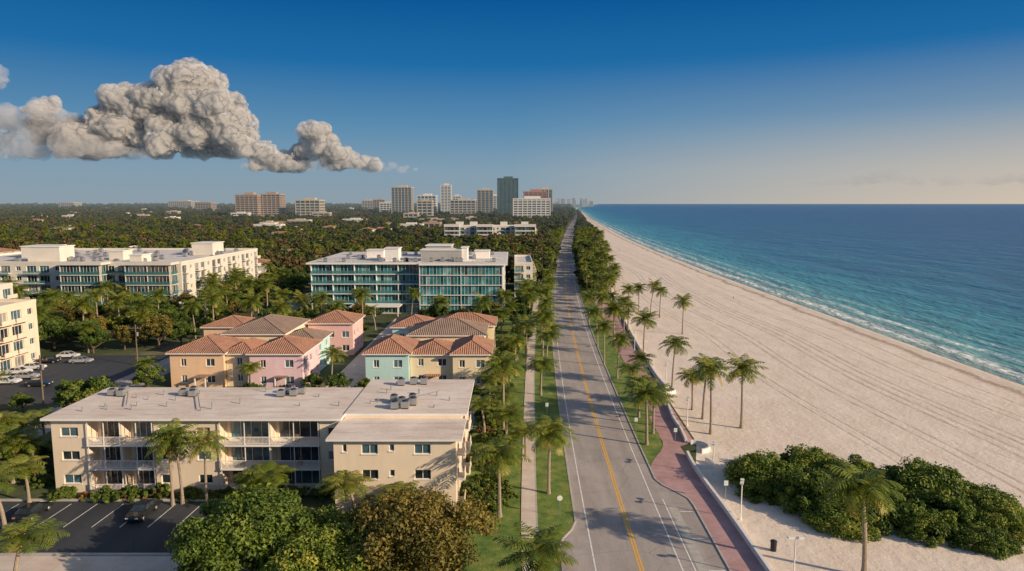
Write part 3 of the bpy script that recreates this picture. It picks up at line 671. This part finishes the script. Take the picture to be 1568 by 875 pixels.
# ---------------------------------------------------------------- vegetation
def leafmesh(name,clumps,mat,leaf,nleaf,trunkspec=None,barkm='bark',seed=0):
    r=np.random.default_rng(seed); V=[];T=[]
    for (cx,cy,cz,rc) in clumps:
        n=nleaf; d=r.normal(size=(n,3)); d/=np.linalg.norm(d,axis=1)[:,None]
        rad=rc*(.55+.5*r.random(n))[:,None]; pp=np.array([cx,cy,cz])+d*rad*np.array([1,1,.8])
        nr=d*.9+r.normal(size=(n,3))*.55+np.array([0,0,.35]); nr/=np.linalg.norm(nr,axis=1)[:,None]
        a=np.cross(nr,r.normal(size=(n,3))); a/=np.linalg.norm(a,axis=1)[:,None]; bb=np.cross(nr,a)
        s=(leaf*(.6+.8*r.random(n)))[:,None]
        q=np.stack([pp-a*s,pp-bb*s*.55+nr*s*.12,pp+a*s,pp+bb*s*.55+nr*s*.12],1).reshape(-1,3); V.append(q)
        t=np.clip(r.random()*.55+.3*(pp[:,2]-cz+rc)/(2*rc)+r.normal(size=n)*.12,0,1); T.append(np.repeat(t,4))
    V=np.concatenate(V); T=np.concatenate(T); nq=len(V)//4
    b=MB()
    if trunkspec:
        for pts,rr in trunkspec: b.tube(pts,rr,7,barkm,cap=False)
    nv=len(b.v); b.v+= [tuple(x) for x in V]; k=b.mi(mat)
    b.f+=[(nv+4*i,nv+4*i+1,nv+4*i+2,nv+4*i+3) for i in range(nq)]; b.m+=[k]*nq
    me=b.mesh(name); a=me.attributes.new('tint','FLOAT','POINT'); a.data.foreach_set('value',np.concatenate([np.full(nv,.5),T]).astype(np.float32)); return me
def tree(seed,R,Ht,trunk,nc,nl,leaf,mat='leaf'):
    r=random.Random(seed); cl=[]; sp=[]
    cz=trunk+(Ht-trunk)*.45; hz=(Ht-trunk)*.55
    while len(cl)<nc:
        a=r.random()*6.283; e=math.asin(r.uniform(-.55,1)); k=r.uniform(.45,.98)
        lob=1+.22*math.sin(a*3+seed)+.12*math.sin(a*5+2*seed)
        cl.append((R*k*lob*math.cos(a)*math.cos(e),R*k*lob*math.sin(a)*math.cos(e),cz+hz*k*math.sin(e)*r.uniform(.85,1.1),R*r.uniform(.13,.27)))
    sp.append(([(0,0,-.2),(.1,.05,trunk*.6),(.1,0,cz)],[R*.075,R*.06,R*.04]))
    for i in range(6):
        c=cl[i*3%nc]; sp.append(([(.1,0,trunk*.7),(c[0]*.5,c[1]*.5,(trunk*.7+c[2])/2+.2),c[:3]],[R*.04,R*.028,.03]))
    return leafmesh('tree',cl,mat,leaf,nl,sp,seed=seed)
def bush(seed,R,h,nc,nl,leaf,mat='hedge',el=1.):
    r=random.Random(seed); cl=[]
    for i in range(nc):
        a=r.random()*6.283; k=math.sqrt(r.random())*.95; z=h*math.sqrt(max(0,1-k*k))*r.uniform(.35,1.0)
        cl.append((R*k*math.cos(a)*el,R*k*math.sin(a),z,r.uniform(.12,.26)*min(R,h*1.2)))
    sp=[([(0,0,-.1),(c[0]*.5,c[1]*.5,c[2]*.5),c[:3]],[.12,.08,.03]) for c in cl[:8]]
    return leafmesh('bush',cl,mat,leaf,nl,sp,seed=seed)
def palm(seed,Hh,Lf=3.2,nf=26,dens=15,droop=1.,lw=.10):
    r=random.Random(seed); b=MB(); lean=r.uniform(-1.1,1.1); lean2=r.uniform(-.8,.8)
    pts=[];rr=[]
    for i in range(9):
        t=i/8; pts.append((lean*t*t,lean2*t*t,Hh*t-.1)); rr.append(.20-.08*t+(.1 if i==0 else 0))
    b.tube(pts,rr,8,'trunk'); top=Vector(pts[-1]); tint=[.5]*len(b.v)
    k=b.mi('palmleaf'); n0=len(b.v)
    b.tube([top-Vector((0,0,.5)),top+Vector((0,0,.25))],[.24,.14],8,'trunk'); tint+=[.5]*(len(b.v)-n0)
    for i in range(nf):
        az=i*2.39996+r.uniform(-.3,.3); q=i/nf
        el=math.radians(78-118*q+r.uniform(-10,10)); Lh=Lf*r.uniform(.75,1.12)*(1-.12*abs(q-.5)); dr=(1.05+.5*(1-q))*droop*r.uniform(.75,1.25)
        tn=min(1,max(0,.5-.45*(q-.35)+r.uniform(-.15,.15)))
        if q>.86: tn=r.uniform(.8,1.1)
        h=Vector((math.cos(az),math.sin(az),0)); side=Vector((-math.sin(az),math.cos(az),0)); p=top.copy(); e=el; ns=dens
        for j in range(ns):
            t=j/(ns-1); d=h*math.cos(e)+Vector((0,0,1))*math.sin(e); up=side.cross(d)*-1
            if up.z<0: up=-up
            np_=p+d*(Lh/ns)
            s0=.035*(1-t)+.01; base=len(b.v)
            b.v+= [tuple(p-side*s0),tuple(p+side*s0),tuple(np_+side*s0),tuple(np_-side*s0)]; b.f.append((base,base+1,base+2,base+3)); b.m.append(k); tint+=[min(1,tn+.3)]*4
            if j>0:
                ll=Lf*.30*math.sin(math.pi*(.12+.80*t))**.7*r.uniform(.85,1.1)
                for sg in (-1,1):
                    dl=(side*sg*.85+d*.55-Vector((0,0,1))*(.2+.35*r.random())+up*.12).normalized()
                    wv=d*lw*r.uniform(.8,1.3); o=p+d*r.uniform(0,Lh/ns*.5); mid=o+dl*ll*.5; tip=o+dl*ll-Vector((0,0,ll*.22))
                    base=len(b.v); b.v+=[tuple(o-wv*.6),tuple(o+wv*.6),tuple(mid+wv),tuple(mid-wv),tuple(tip)]
                    b.f.append((base,base+1,base+2,base+3)); b.f.append((base+3,base+2,base+4)); b.m+=[k,k]; tint+=[min(1,max(0,tn+r.uniform(-.15,.15)))]*5
            p=np_; e-=dr/ns*(.5+t)
    me=b.mesh('palm_tree'); a=me.attributes.new('tint','FLOAT','POINT'); a.data.foreach_set('value',np.array(tint,dtype=np.float32)); return me
PM=[palm(11+i,9.0+.25*i,3.4,[26,28,30,24,27,22][i],15,[1.,.85,1.1,1.2,.95,1.05][i],.085) for i in range(6)]
def put_palm(x,y,h,sc=1.,v=None):
    me=PM[v if v is not None else random.randrange(6)]; i=PM.index(me); H0=9.0+.25*i
    return link('palm_tree',me,(x,y,0),random.random()*6.28,(sc,sc,h/H0*.5+sc*.5 if abs(h/H0-sc)<.3 else h/H0))
for (u,v,h,s) in [(1029,598,8.5,1.0),(1045,512,9.5,1.0),(1088,665,9.3,1.12),(1076,642,8.8,1.05),(1135,656,8.8,1.15),(990,682,8.0,1.2),(985,548,8.5,1.1),(1010,487,7.5,1.),(996,480,9,1.),(962,484,8.,1.),(978,478,7.5,1.),
   (968,612,6.0,1.1),(945,580,7,1.),(925,560,8.5,1.),(915,530,8,1.),(940,520,7,1.),(902,500,8,1.),(975,590,5.5,1.),(955,500,6.5,1.),(1060,628,6.,1.),(1000,665,6.5,1.1),(978,640,6.5,1.1),
   (765,792,8.,1.2),(840,757,7.8,1.15),(828,606,6.5,1.15),(765,645,5.,1.2),(829,525,7,1.1),(805,700,4.,1.),(742,665,5,1.1),(750,625,5.5,1.),(780,610,6,1.1),(790,570,7,1.1),(775,680,5,1.1),
   (280,772,8.,1.0),(265,774,7.2,.9),(317,777,6.7,.95),(418,779,4.6,1.2),(400,780,4.,1.1),(545,795,4.6,1.15),(600,800,3.6,1.05),(8,812,6.,1.15),(35,705,5.5,1.1),(20,740,6,1.),(2,712,6.5,1.1),(70,690,5,1.),(45,770,5,1.),(60,735,5.5,1.),(380,600,5,.9),(225,592,5,.9),(508,600,6,.9),(575,505,6,1.),(555,495,9,1.),(630,495,9,1.),(410,480,9,1.2),(385,480,9,1.2),(185,520,10,1.2),(300,525,9,1.1)]:
    x,y=G(u,v); put_palm(x,y,h,s)
put_palm(34.2,62.5,9.0,1.3,2); put_palm(2.2,55.5,6.6,1.2,1); put_palm(-46.8,60.5,4.9,1.2,3)
for y in range(150,760,8):
    for k2 in range(2):
        yy=y+random.uniform(-3,3)
        if random.random()<.8: put_palm(RL(yy)-random.uniform(1.5,3.) if k2 else RL(yy)-random.uniform(6.5,12),yy,random.uniform(5.5,8.5),random.uniform(.95,1.2))
    if y>175:
        for k2 in range(2 if y<260 else 3):
            yy=y+random.uniform(-3,3)
            if random.random()<.62: put_palm(random.uniform(RR(yy)+1.2,XB(yy)+(1 if y<260 else 4)),yy,random.uniform(5,9),random.uniform(.95,1.15))
for i in range(260):
    y=random.uniform(100,330); x=random.uniform(-.8*y,-1)
    if free(x,y,1.5): put_palm(x,y,random.uniform(6,11),random.uniform(1.,1.3))
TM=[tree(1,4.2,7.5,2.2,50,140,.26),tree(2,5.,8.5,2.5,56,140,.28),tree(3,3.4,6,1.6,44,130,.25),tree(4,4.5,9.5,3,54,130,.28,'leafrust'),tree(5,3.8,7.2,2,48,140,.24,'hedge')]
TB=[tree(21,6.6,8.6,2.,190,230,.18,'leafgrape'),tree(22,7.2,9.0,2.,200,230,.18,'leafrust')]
link('broadleaf_tree',TB[0],(-24.8,61.5,-.3),.5,(1.03,.95,1.0)); link('broadleaf_tree',TB[1],(-9.2,61,-.3),1.2,(.98,.95,.98)); link('broadleaf_tree',TB[0],(-16.8,57.5,-.6),2.6,(.85,.85,.85))
TREES=[]
for (x,y,s) in [(-62,97,.8),(-66,88,.7),(-71,110,1.),(-36,103,.5),(-33,125.8,.55),(-70,128,.7),(-69,146,.9),(-3,110,.45),(-2.5,122,.55),(-1,134,.6),(-1.5,146,.7),(0,158,.8),(2,172,.8),(3,186,.8),(2,198,.9),(3,212,.9),(5,232,1.),(8,250,1.),(-50,127,.35),(-38,127,.5),(-28,127,.4)]:
    link('broadleaf_tree',random.choice([TM[0],TM[4],TM[2],TM[4]]),(x,y,0),random.random()*6.28,s)
k=0
for i in range(2500):
    y=random.uniform(84,330); x=random.uniform(-.82*y-10,-4)
    if x<-58 or y>104:
        if free(x,y,2.) and all((x-a)**2+(y-c)**2>24 for a,c in TREES):
            TREES.append((x,y)); link('broadleaf_tree',random.choice(TM),(x,y,0),random.random()*6.28,random.uniform(.55,.95)); k+=1
    if k>330: break
BM=[bush(31,1.5,1.5,22,110,.13),bush(32,1.2,1.1,18,110,.12),bush(33,1.4,1.3,20,110,.13,'flower')]
for i in range(230):
    t=random.random()
    if t<.4: x,y=random.uniform(-5.2,-.2),random.uniform(76,128)
    elif t<.6: x,y=random.uniform(-57,-22),random.uniform(79.9,81.2)
    elif t<.72: x,y=random.uniform(-21,-6),random.uniform(73,75)
    elif t<.88: x,y=random.uniform(-68,-5),random.uniform(126.5,129)
    else: x,y=random.uniform(-72,-59),random.uniform(80,125)
    link('bush',random.choice(BM if random.random()<.3 else BM[:2]),(x,y,0),random.random()*6.28,random.uniform(.5,1.1) if t<.6 or t>.7 else .8)
SG=[bush(41,5.2,4.3,110,170,.18,'leafgrape'),bush(42,4.6,3.9,95,170,.18,'leafgrape'),bush(43,4.0,4.6,90,170,.18,'leafgrape')]
for (x,y,s,rz,i) in [(33.2,84.5,1.,0,0),(39.5,87,1.02,1.,1),(36,78,.95,2.,1),(43,82,1.05,3.,2),(37.5,73.5,.8,4.,0),(43,75,1.0,5.,1),(50,79,1.08,.6,0),(49,73,.95,1.6,2),(54,75.5,.9,2.6,0),(53.5,71.5,.75,3.6,1),(50,68.8,.6,.3,0),(30.8,81,.6,.7,1),(45.5,71,.7,.9,1),(46,85,.6,1.9,2)]:
    link('sea_grape_bush',SG[i],(x,y,-.2),rz,(s,s,s*random.uniform(.82,1.15)))
def instancer(name,mesh,pts):
    v=[];f=[]
    for (x,y,s,a) in pts:
        h=s/2; b0=len(v)
        for k in range(4):
            an=a+math.pi/4+k*math.pi/2; v.append((x+h*1.4142*math.cos(an),y+h*1.4142*math.sin(an),0.))
        f.append((b0,b0+1,b0+2,b0+3))
    me=bpy.data.meshes.new(name); me.from_pydata(v,[],f); p=bpy.data.objects.new(name,me); S.collection.objects.link(p)
    c=bpy.data.objects.new('canopy',mesh); S.collection.objects.link(c); c.parent=p
    p.instance_type='FACES'; p.use_instance_faces_scale=True; p.instance_faces_scale=1.; p.show_instancer_for_render=False; p.show_instancer_for_viewport=False
    return p
DM=[tree(51+i,4.6+.5*(i==2),8.+i*.8,1.5,28,42,.64,'leaffar2' if i==3 else 'leaffar') for i in range(4)]
pts=[[] for _ in range(4)]
for i in range(20000):
    y=300*math.exp(random.random()**1.05*math.log(24)); x=random.uniform(-.95*y,XR(y)-9 if random.random()<.93 else XB(y)-3)
    if y<330:
        if not free(x,y,3): continue
    elif y<2200 and not free(x,y,1.): continue
    if RL(y)-2<x<RR(y)+2: continue
    if math.sin(x*.013+2)*math.sin(y*.009+1)>.86 and y<2000: continue
    j=random.choice([0,1,2,0,1,2,3]); pts[j].append((x,y,random.uniform(.6,1.3)*(1+max(0,y-800)/2200),random.random()*6.28))
for i in range(4): instancer('distant_trees',DM[i],pts[i])
pts=[(random.uniform(max(RR(y)+2,XR(y)+7),XB(y)-1),y,random.uniform(.4,.7)*(1+y/2500),random.random()*6) for y in [270*math.exp(random.random()*2.4) for _ in range(700)]]
instancer('distant_trees',DM[0],pts)
pts=[]
for i in range(450):
    y=330*math.exp(random.random()*1.4); x=random.uniform(-.85*y,XR(y)-8)
    if free(x,y,1): pts.append((x,y,random.uniform(.95,1.25),random.random()*6.28))
instancer('distant_palm_trees',PM[2],pts)
# ---------------------------------------------------------------- cars
def car(col,name):
    mt,nt,p=newmat(name+'_paint'); p.inputs['Base Color'].default_value=(*col,1); p.inputs['Roughness'].default_value=.25; p.inputs['Coat Weight'].default_value=.6
    b=MB(); prof=[(-2.25,.35),(-2.3,.75),(-2.1,.95),(-1.3,1.0),(1.0,.98),(2.0,.82),(2.28,.6),(2.25,.35)]
    W=.9
    for s in (-1,1): b.poly([(x,s*W,z) for x,z in (prof if s<0 else prof[::-1])],mt)
    for i in range(len(prof)):
        a,c=prof[i],prof[(i+1)%len(prof)]; b.poly([(a[0],-W,a[1]),(a[0],W,a[1]),(c[0],W,c[1]),(c[0],-W,c[1])],mt)
    A=[(-1.75,-.84,1.0),(1.05,-.84,1.0),(1.05,.84,1.0),(-1.75,.84,1.0)]; T2=[(-1.15,-.66,1.43),(.25,-.66,1.45),(.25,.66,1.45),(-1.15,.66,1.43)]
    for i in range(4): b.poly([A[i],A[(i+1)%4],T2[(i+1)%4],T2[i]],'g1')
    b.box(-1.18,.28,-.67,.67,1.435,1.48,mt)
    for s in (-1,1):
        for (xa,xb) in ((-1.72,-1.15),(1.03,.25),(-.4,-.36)): b.tube([(xa,s*.845,1.),(xb,s*.67,1.45)],[.045,.045],5,mt)
        for x in (-1.4,1.4): b.tube([(x,s*.70,.34),(x,s*.93,.34)],[.34,.34],14,'black'); b.tube([(x,s*.931,.34),(x,s*.95,.34)],[.2,.18],10,'metal')
        b.box(2.2,2.3,s*.55-.15,s*.55+.15,.62,.74,'white'); b.box(-2.33,-2.2,s*.6-.15,s*.6+.15,.72,.86,'tw2'); b.box(.6,.8,s*.91-.06,s*.91+.06,.98,1.1,mt)
    return b.mesh(name)
CM=[car((.02,.022,.025),'parked_car'),car((.7,.7,.7),'parked_car'),car((.35,.36,.38),'parked_car'),car((.25,.03,.02),'parked_car')]
for (x,y,r,i) in [(-55.5,75.4,1.57,0),(-42.9,75.5,-1.57,0)]: link('parked_car',CM[i],(x,y,.04),r)
for (u,v,i,r) in [(30,573,1,.1),(52,566,1,.1),(42,580,2,.1),(20,556,2,.1),(75,556,0,.1),(105,548,1,.1),(12,588,1,.1),(125,556,2,.1),(60,592,0,.1)]:
    x,y=G(u,v); link('parked_car',CM[i],(x,y,.03),r)
for (x,y,i) in ((-33.5,176,1),(-31,190,2),(-34,203,0),(-60,114,2),(-40,112,1)): link('parked_car',CM[i],(x,y,.03),1.57 if x>-36 else 0)
# ---------------------------------------------------------------- street furniture
def lamp(x,y,h,rot=0):
    b=MB(); b.tube([(0,0,0),(0,0,.4)],[.16,.12],10,'white'); b.tube([(0,0,.4),(0,0,h)],[.075,.06],8,'white')
    b.box(-.5,.5,-.05,.05,h-.05,h+.05,'white')
    for s in (-1,1): b.box(s*.5-.25,s*.5+.25,-.2,.2,h-.02,h+.16,'white'); b.box(s*.5-.2,s*.5+.2,-.14,.14,h-.06,h-.021,'g3')
    b.obj('street_lamp',None,(x,y,0),rot)
lamp(26.8,61.2,4.6,0.); lamp(26.2,74.5,4.5,1.2); lamp(26.8,87.5,4.4,1.2); lamp(28.6,108,4.4,1.2); lamp(30.5,132,4.4,1.2)
for yy in (165,205,250): lamp(XB(yy)-1,yy,4.6,1.2)
b=MB(); b.tube([(0,0,0),(0,0,.95)],[.3,.32],14,'dark'); b.tube([(0,0,.95),(0,0,1.08),(0,0,1.2)],[.35,.33,.12],14,'dark'); b.obj('trash_can',None,(27.3,67.5,0))
def sign(x,y,rot,kind='round'):
    b=MB(); b.tube([(0,0,0),(0,0,2.6)],[.035,.035],6,'metal')
    if kind=='round': b.tube([(0,-.045,2.4),(0,-.075,2.4)],[.32,.32],16,'white')
    else: b.box(-.25,.25,-.07,-.04,2.,2.6,'white'); b.box(-.2,.2,-.075,-.0705,2.1,2.5,'mint')
    b.obj('traffic_sign',None,(x,y,0),rot)
sign(5.5,75,0); sign(26.0,79.5,0,'p'); sign(24.5,99,0,'p'); sign(19.5,104,0,'p'); sign(5.9,112,0,'p')
def upole(x,y,h):
    b=MB(); b.tube([(0,0,0),(0,0,h)],[.17,.11],8,'wood'); b.box(-1.3,1.3,-.08,.08,h-.9,h-.75,'wood')
    for s in (-1.2,-.5,.5,1.2): b.tube([(s,0,h-.75),(s,0,h-.5)],[.06,.05],6,'g3')
    b.tube([(.35,0,h-2.6),(.35,0,h-1.7)],[.25,.25],10,'metal'); b.obj('utility_pole',None,(x,y,0))
for (x,y) in ((-84,119),(-84,150),(-84,185),(-72.5,92)): upole(x,y,9.2)
b=MB()
for sx_ in (-1.3,1.3):
    for sy_ in (-1.3,1.3): b.tube([(sx_,sy_,0),(sx_*.9,sy_*.9,2.2)],[.1,.1],6,'wood')
b.box(-1.9,1.9,-1.9,1.9,2.2,2.35,'wood'); b.box(-1.2,1.2,-1.2,1.2,2.351,4.4,'mint'); b.box(-1.21,1.21,-1.23,-1.201,3.1,4.1,'g1')
b.poly([(-1.8,-1.8,4.4),(1.8,-1.8,4.4),(0,0,5.6)],'tile');b.poly([(1.8,-1.8,4.4),(1.8,1.8,4.4),(0,0,5.6)],'tile');b.poly([(1.8,1.8,4.4),(-1.8,1.8,4.4),(0,0,5.6)],'tile');b.poly([(-1.8,1.8,4.4),(-1.8,-1.8,4.4),(0,0,5.6)],'tile')
for s in (-1.85,1.85): b.box(s-.04,s+.04,-1.85,1.85,3.2,3.28,'white'); b.box(-1.8,1.8,s-.04,s+.04,3.2,3.28,'white')
b.poly([(-.6,-1.9,2.3),(.6,-1.9,2.3),(.6,-4.8,0),(-.6,-4.8,0)],'wood'); b.obj('lifeguard_tower',None,(*G(930,446),0))
def person(x,y,rot,shirt):
    m,nt,p=newmat('clothed_person'); tc=N(nt,'ShaderNodeTexCoord'); s=N(nt,'ShaderNodeSeparateXYZ'); L(nt,tc.outputs['Object'],s.inputs[0])
    L(nt,ramp_(nt,math_(nt,'DIVIDE',s.outputs[2],1.8),[(0,(.45,.28,.2)),(.27,(.05,.07,.12)),(.54,shirt),(.82,(.45,.28,.2)),(.93,(.06,.04,.03))],'CONSTANT'),p.inputs['Base Color'])
    V=[(0,0,.95),(0,0,1.2),(0,0,1.42),(0,0,1.53),(0,.02,1.68),(.1,0,.9),(.12,.16,.5),(.12,.1,.06),(.12,.24,.03),(-.1,0,.9),(-.12,-.08,.5),(-.12,-.3,.1),(-.12,-.2,.03),(.2,0,1.4),(.25,-.1,1.13),(.25,0,.88),(-.2,0,1.4),(-.25,.1,1.13),(-.25,.2,.9)]
    E=[(0,1),(1,2),(2,3),(3,4),(0,5),(5,6),(6,7),(7,8),(0,9),(9,10),(10,11),(11,12),(2,13),(13,14),(14,15),(2,16),(16,17),(17,18)]
    R=[.14,.13,.13,.06,.11,.1,.065,.045,.04,.1,.065,.045,.04,.065,.045,.03,.065,.045,.03]
    me=bpy.data.meshes.new('person'); me.from_pydata(V,E,[]); me.materials.append(m); o=bpy.data.objects.new('person',me); S.collection.objects.link(o)
    o.modifiers.new('skin','SKIN')
    for i,sv in enumerate(me.skin_vertices[0].data): sv.radius=(R[i],R[i]*.8); sv.use_root=(i==0)
    o.modifiers.new('sub','SUBSURF').levels=1; o.modifiers['sub'].render_levels=1
    o.location=(x,y,0.02); o.rotation_euler=(0,0,rot)
try:
    for (u,v,rt,c) in ((984,374,0,(.7,.7,.7)),(989,373,.3,(.5,.1,.1)),(948,386,1.,(.1,.2,.4)),(1123,459,.2,(.6,.6,.5)),(1002,386,2.5,(.2,.2,.2))): person(*G(u,v),rt,c)
except Exception as ex: print('person',ex)
# ---------------------------------------------------------------- clouds (scattering vapour in a puffy shell, denser white body showing through)
def mat_cloud(dens,name,body=.5,tint=(.90,.86,.82)):
    m=bpy.data.materials.new(name); m.use_nodes=True; nt=m.node_tree; p=nt.nodes['Principled BSDF']
    v=N(nt,'ShaderNodeVolumeScatter'); v.inputs['Color'].default_value=(1,.985,.97,1); v.inputs['Density'].default_value=dens; v.inputs['Anisotropy'].default_value=-.15
    L(nt,v.outputs[0],nt.nodes['Material Output'].inputs['Volume'])
    if body>0:
        p.inputs['Base Color'].default_value=(*tint,1); p.inputs['Roughness'].default_value=1.; p.inputs['Specular IOR Level'].default_value=0.
        lw=N(nt,'ShaderNodeLayerWeight'); lw.inputs[0].default_value=.5
        f=ramp_(nt,lw.outputs['Facing'],[(.05,body),(.85,0.)],'EASE')
        t=N(nt,'ShaderNodeBsdfTransparent'); ms=N(nt,'ShaderNodeMixShader'); L(nt,f,ms.inputs[0]); L(nt,t.outputs[0],ms.inputs[1]); L(nt,p.outputs[0],ms.inputs[2])
        L(nt,ms.outputs[0],nt.nodes['Material Output'].inputs['Surface'])
    else: nt.nodes.remove(p)
    return m
def cloud(outline,base,D,n,rmin,rmax,vox,seed,mt,fine=1.):
    import bmesh
    r=random.Random(seed); k=D/F; bm=bmesh.new(); xs=[o[0] for o in outline]; ts=[o[1] for o in outline]
    def hz(v): return CAMH+(312.-v)*k
    for i in range(n):
        u=xs[0]+(xs[-1]-xs[0])*((i+.5)/n if i%2 else r.random()); top=np.interp(u,xs,ts); q=r.random()
        rad=r.uniform(rmin,rmax)*min(1,(base-top)/60+.25); lo=base-rad*.3
        v=top+rad+(lo-top-rad)*q if lo-top>rad else (base+top)/2
        s=bmesh.ops.create_icosphere(bm,subdivisions=2,radius=1.)
        for w_ in s['verts']:
            z=hz(v)+w_.co.z*rad*k*(.9); zb=hz(base)
            if z<zb: z=zb-(zb-z)*.15
            w_.co=Vector(((u-784)*k+w_.co.x*rad*k*1.2,D+w_.co.y*rad*k+math.sin(i*1.7)*rad*k*1.1,z))
    me=bpy.data.meshes.new('cloud'); bm.to_mesh(me); bm.free(); me.materials.append(mt); o=bpy.data.objects.new('cloud',me); S.collection.objects.link(o)
    md=o.modifiers.new('r','REMESH'); md.mode='VOXEL'; md.voxel_size=vox*k; md.use_smooth_shade=True
    for sc,st in ((34,20),(12,9*fine),(5.,2.6*fine)):
        t=bpy.data.textures.new('puff','CLOUDS'); t.noise_scale=sc*k; t.noise_depth=1
        dm=o.modifiers.new('d','DISPLACE'); dm.texture=t; dm.strength=st*k*min(1,rmax/26); dm.mid_level=.5; dm.texture_coords='GLOBAL'
    return o
C1=mat_cloud(.007,'cloud_vapour',.26); C2=mat_cloud(.00045,'thin_cloud_vapour',0); C3=mat_cloud(.0022,'cloud_vapour_soft',.05)
cloud([(130,182),(150,188),(170,152),(195,128),(215,115),(240,130),(262,122),(285,102),(305,88),(325,96),(345,120),(362,150),(372,185),(395,212),(420,228)],240,10000,200,14,28,1.5,3,C1)
cloud([(-80,165),(-30,172),(0,165),(40,162),(95,152),(120,175),(140,195),(180,215),(230,225)],243,9600,110,12,24,1.5,13,C3)
cloud([(60,168),(80,155),(100,152),(118,168),(135,195),(160,215)],225,9900,40,8,16,1.4,17,C1)
cloud([(395,240),(430,228),(455,222),(468,205),(480,186),(495,186),(515,206),(530,228),(560,238),(580,240)],262,11000,90,9,17,1.2,5,C1)
cloud([(370,250),(420,244),(500,240),(580,246),(640,253)],263,10800,50,7,12,1.4,25,C3)
cloud([(-120,95),(-20,92),(10,98),(30,122),(38,128)],140,10000,30,8,16,1.5,6,C3)
cloud([(1170,278),(1240,272),(1300,266),(1335,256),(1355,248),(1375,258),(1400,266),(1470,270),(1540,262),(1640,252)],284,30000,90,9,18,1.6,8,C2,.6)
# ---------------------------------------------------------------- sky, sun, camera
EL=math.radians(21); d2=Vector((.90,-.43)).normalized()
sd=Vector((d2.x*math.cos(EL),d2.y*math.cos(EL),math.sin(EL)))
sun=bpy.data.lights.new('sun','SUN'); sun.energy=5.; sun.angle=math.radians(.5); sun.color=(1.,.80,.57)
so=bpy.data.objects.new('sun',sun); S.collection.objects.link(so); so.rotation_euler=sd.to_track_quat('Z','Y').to_euler()
w=bpy.data.worlds.new('World'); S.world=w; w.use_nodes=True; nt=w.node_tree; bg=nt.nodes['Background']
tc=N(nt,'ShaderNodeTexCoord'); sx=N(nt,'ShaderNodeSeparateXYZ'); L(nt,tc.outputs['Generated'],sx.inputs[0]); Zc=sx.outputs[2]
sk=N(nt,'ShaderNodeTexSky',sky_type='NISHITA'); sk.sun_disc=False; sk.sun_elevation=EL; sk.sun_rotation=math.atan2(d2.x,d2.y); sk.dust_density=1.; sk.ozone_density=1.5
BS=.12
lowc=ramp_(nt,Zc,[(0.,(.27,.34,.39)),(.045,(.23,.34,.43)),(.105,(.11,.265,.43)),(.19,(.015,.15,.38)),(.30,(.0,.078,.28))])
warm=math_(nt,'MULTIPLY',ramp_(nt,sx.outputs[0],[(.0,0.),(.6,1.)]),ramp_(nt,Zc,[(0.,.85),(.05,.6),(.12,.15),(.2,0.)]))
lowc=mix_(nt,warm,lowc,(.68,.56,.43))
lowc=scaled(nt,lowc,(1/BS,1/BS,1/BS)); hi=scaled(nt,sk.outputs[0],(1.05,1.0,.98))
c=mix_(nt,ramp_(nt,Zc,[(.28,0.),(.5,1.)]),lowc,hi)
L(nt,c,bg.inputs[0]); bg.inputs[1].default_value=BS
cd=bpy.data.cameras.new('camera'); cd.lens=24; cd.sensor_width=36; cd.clip_end=200000; cd.clip_start=.5
co=bpy.data.objects.new('camera',cd); S.collection.objects.link(co); co.location=(0,0,CAMH); co.rotation_euler=(math.pi/2-PITCH,0,0); S.camera=co
print('OBJECTS',len(bpy.data.objects))
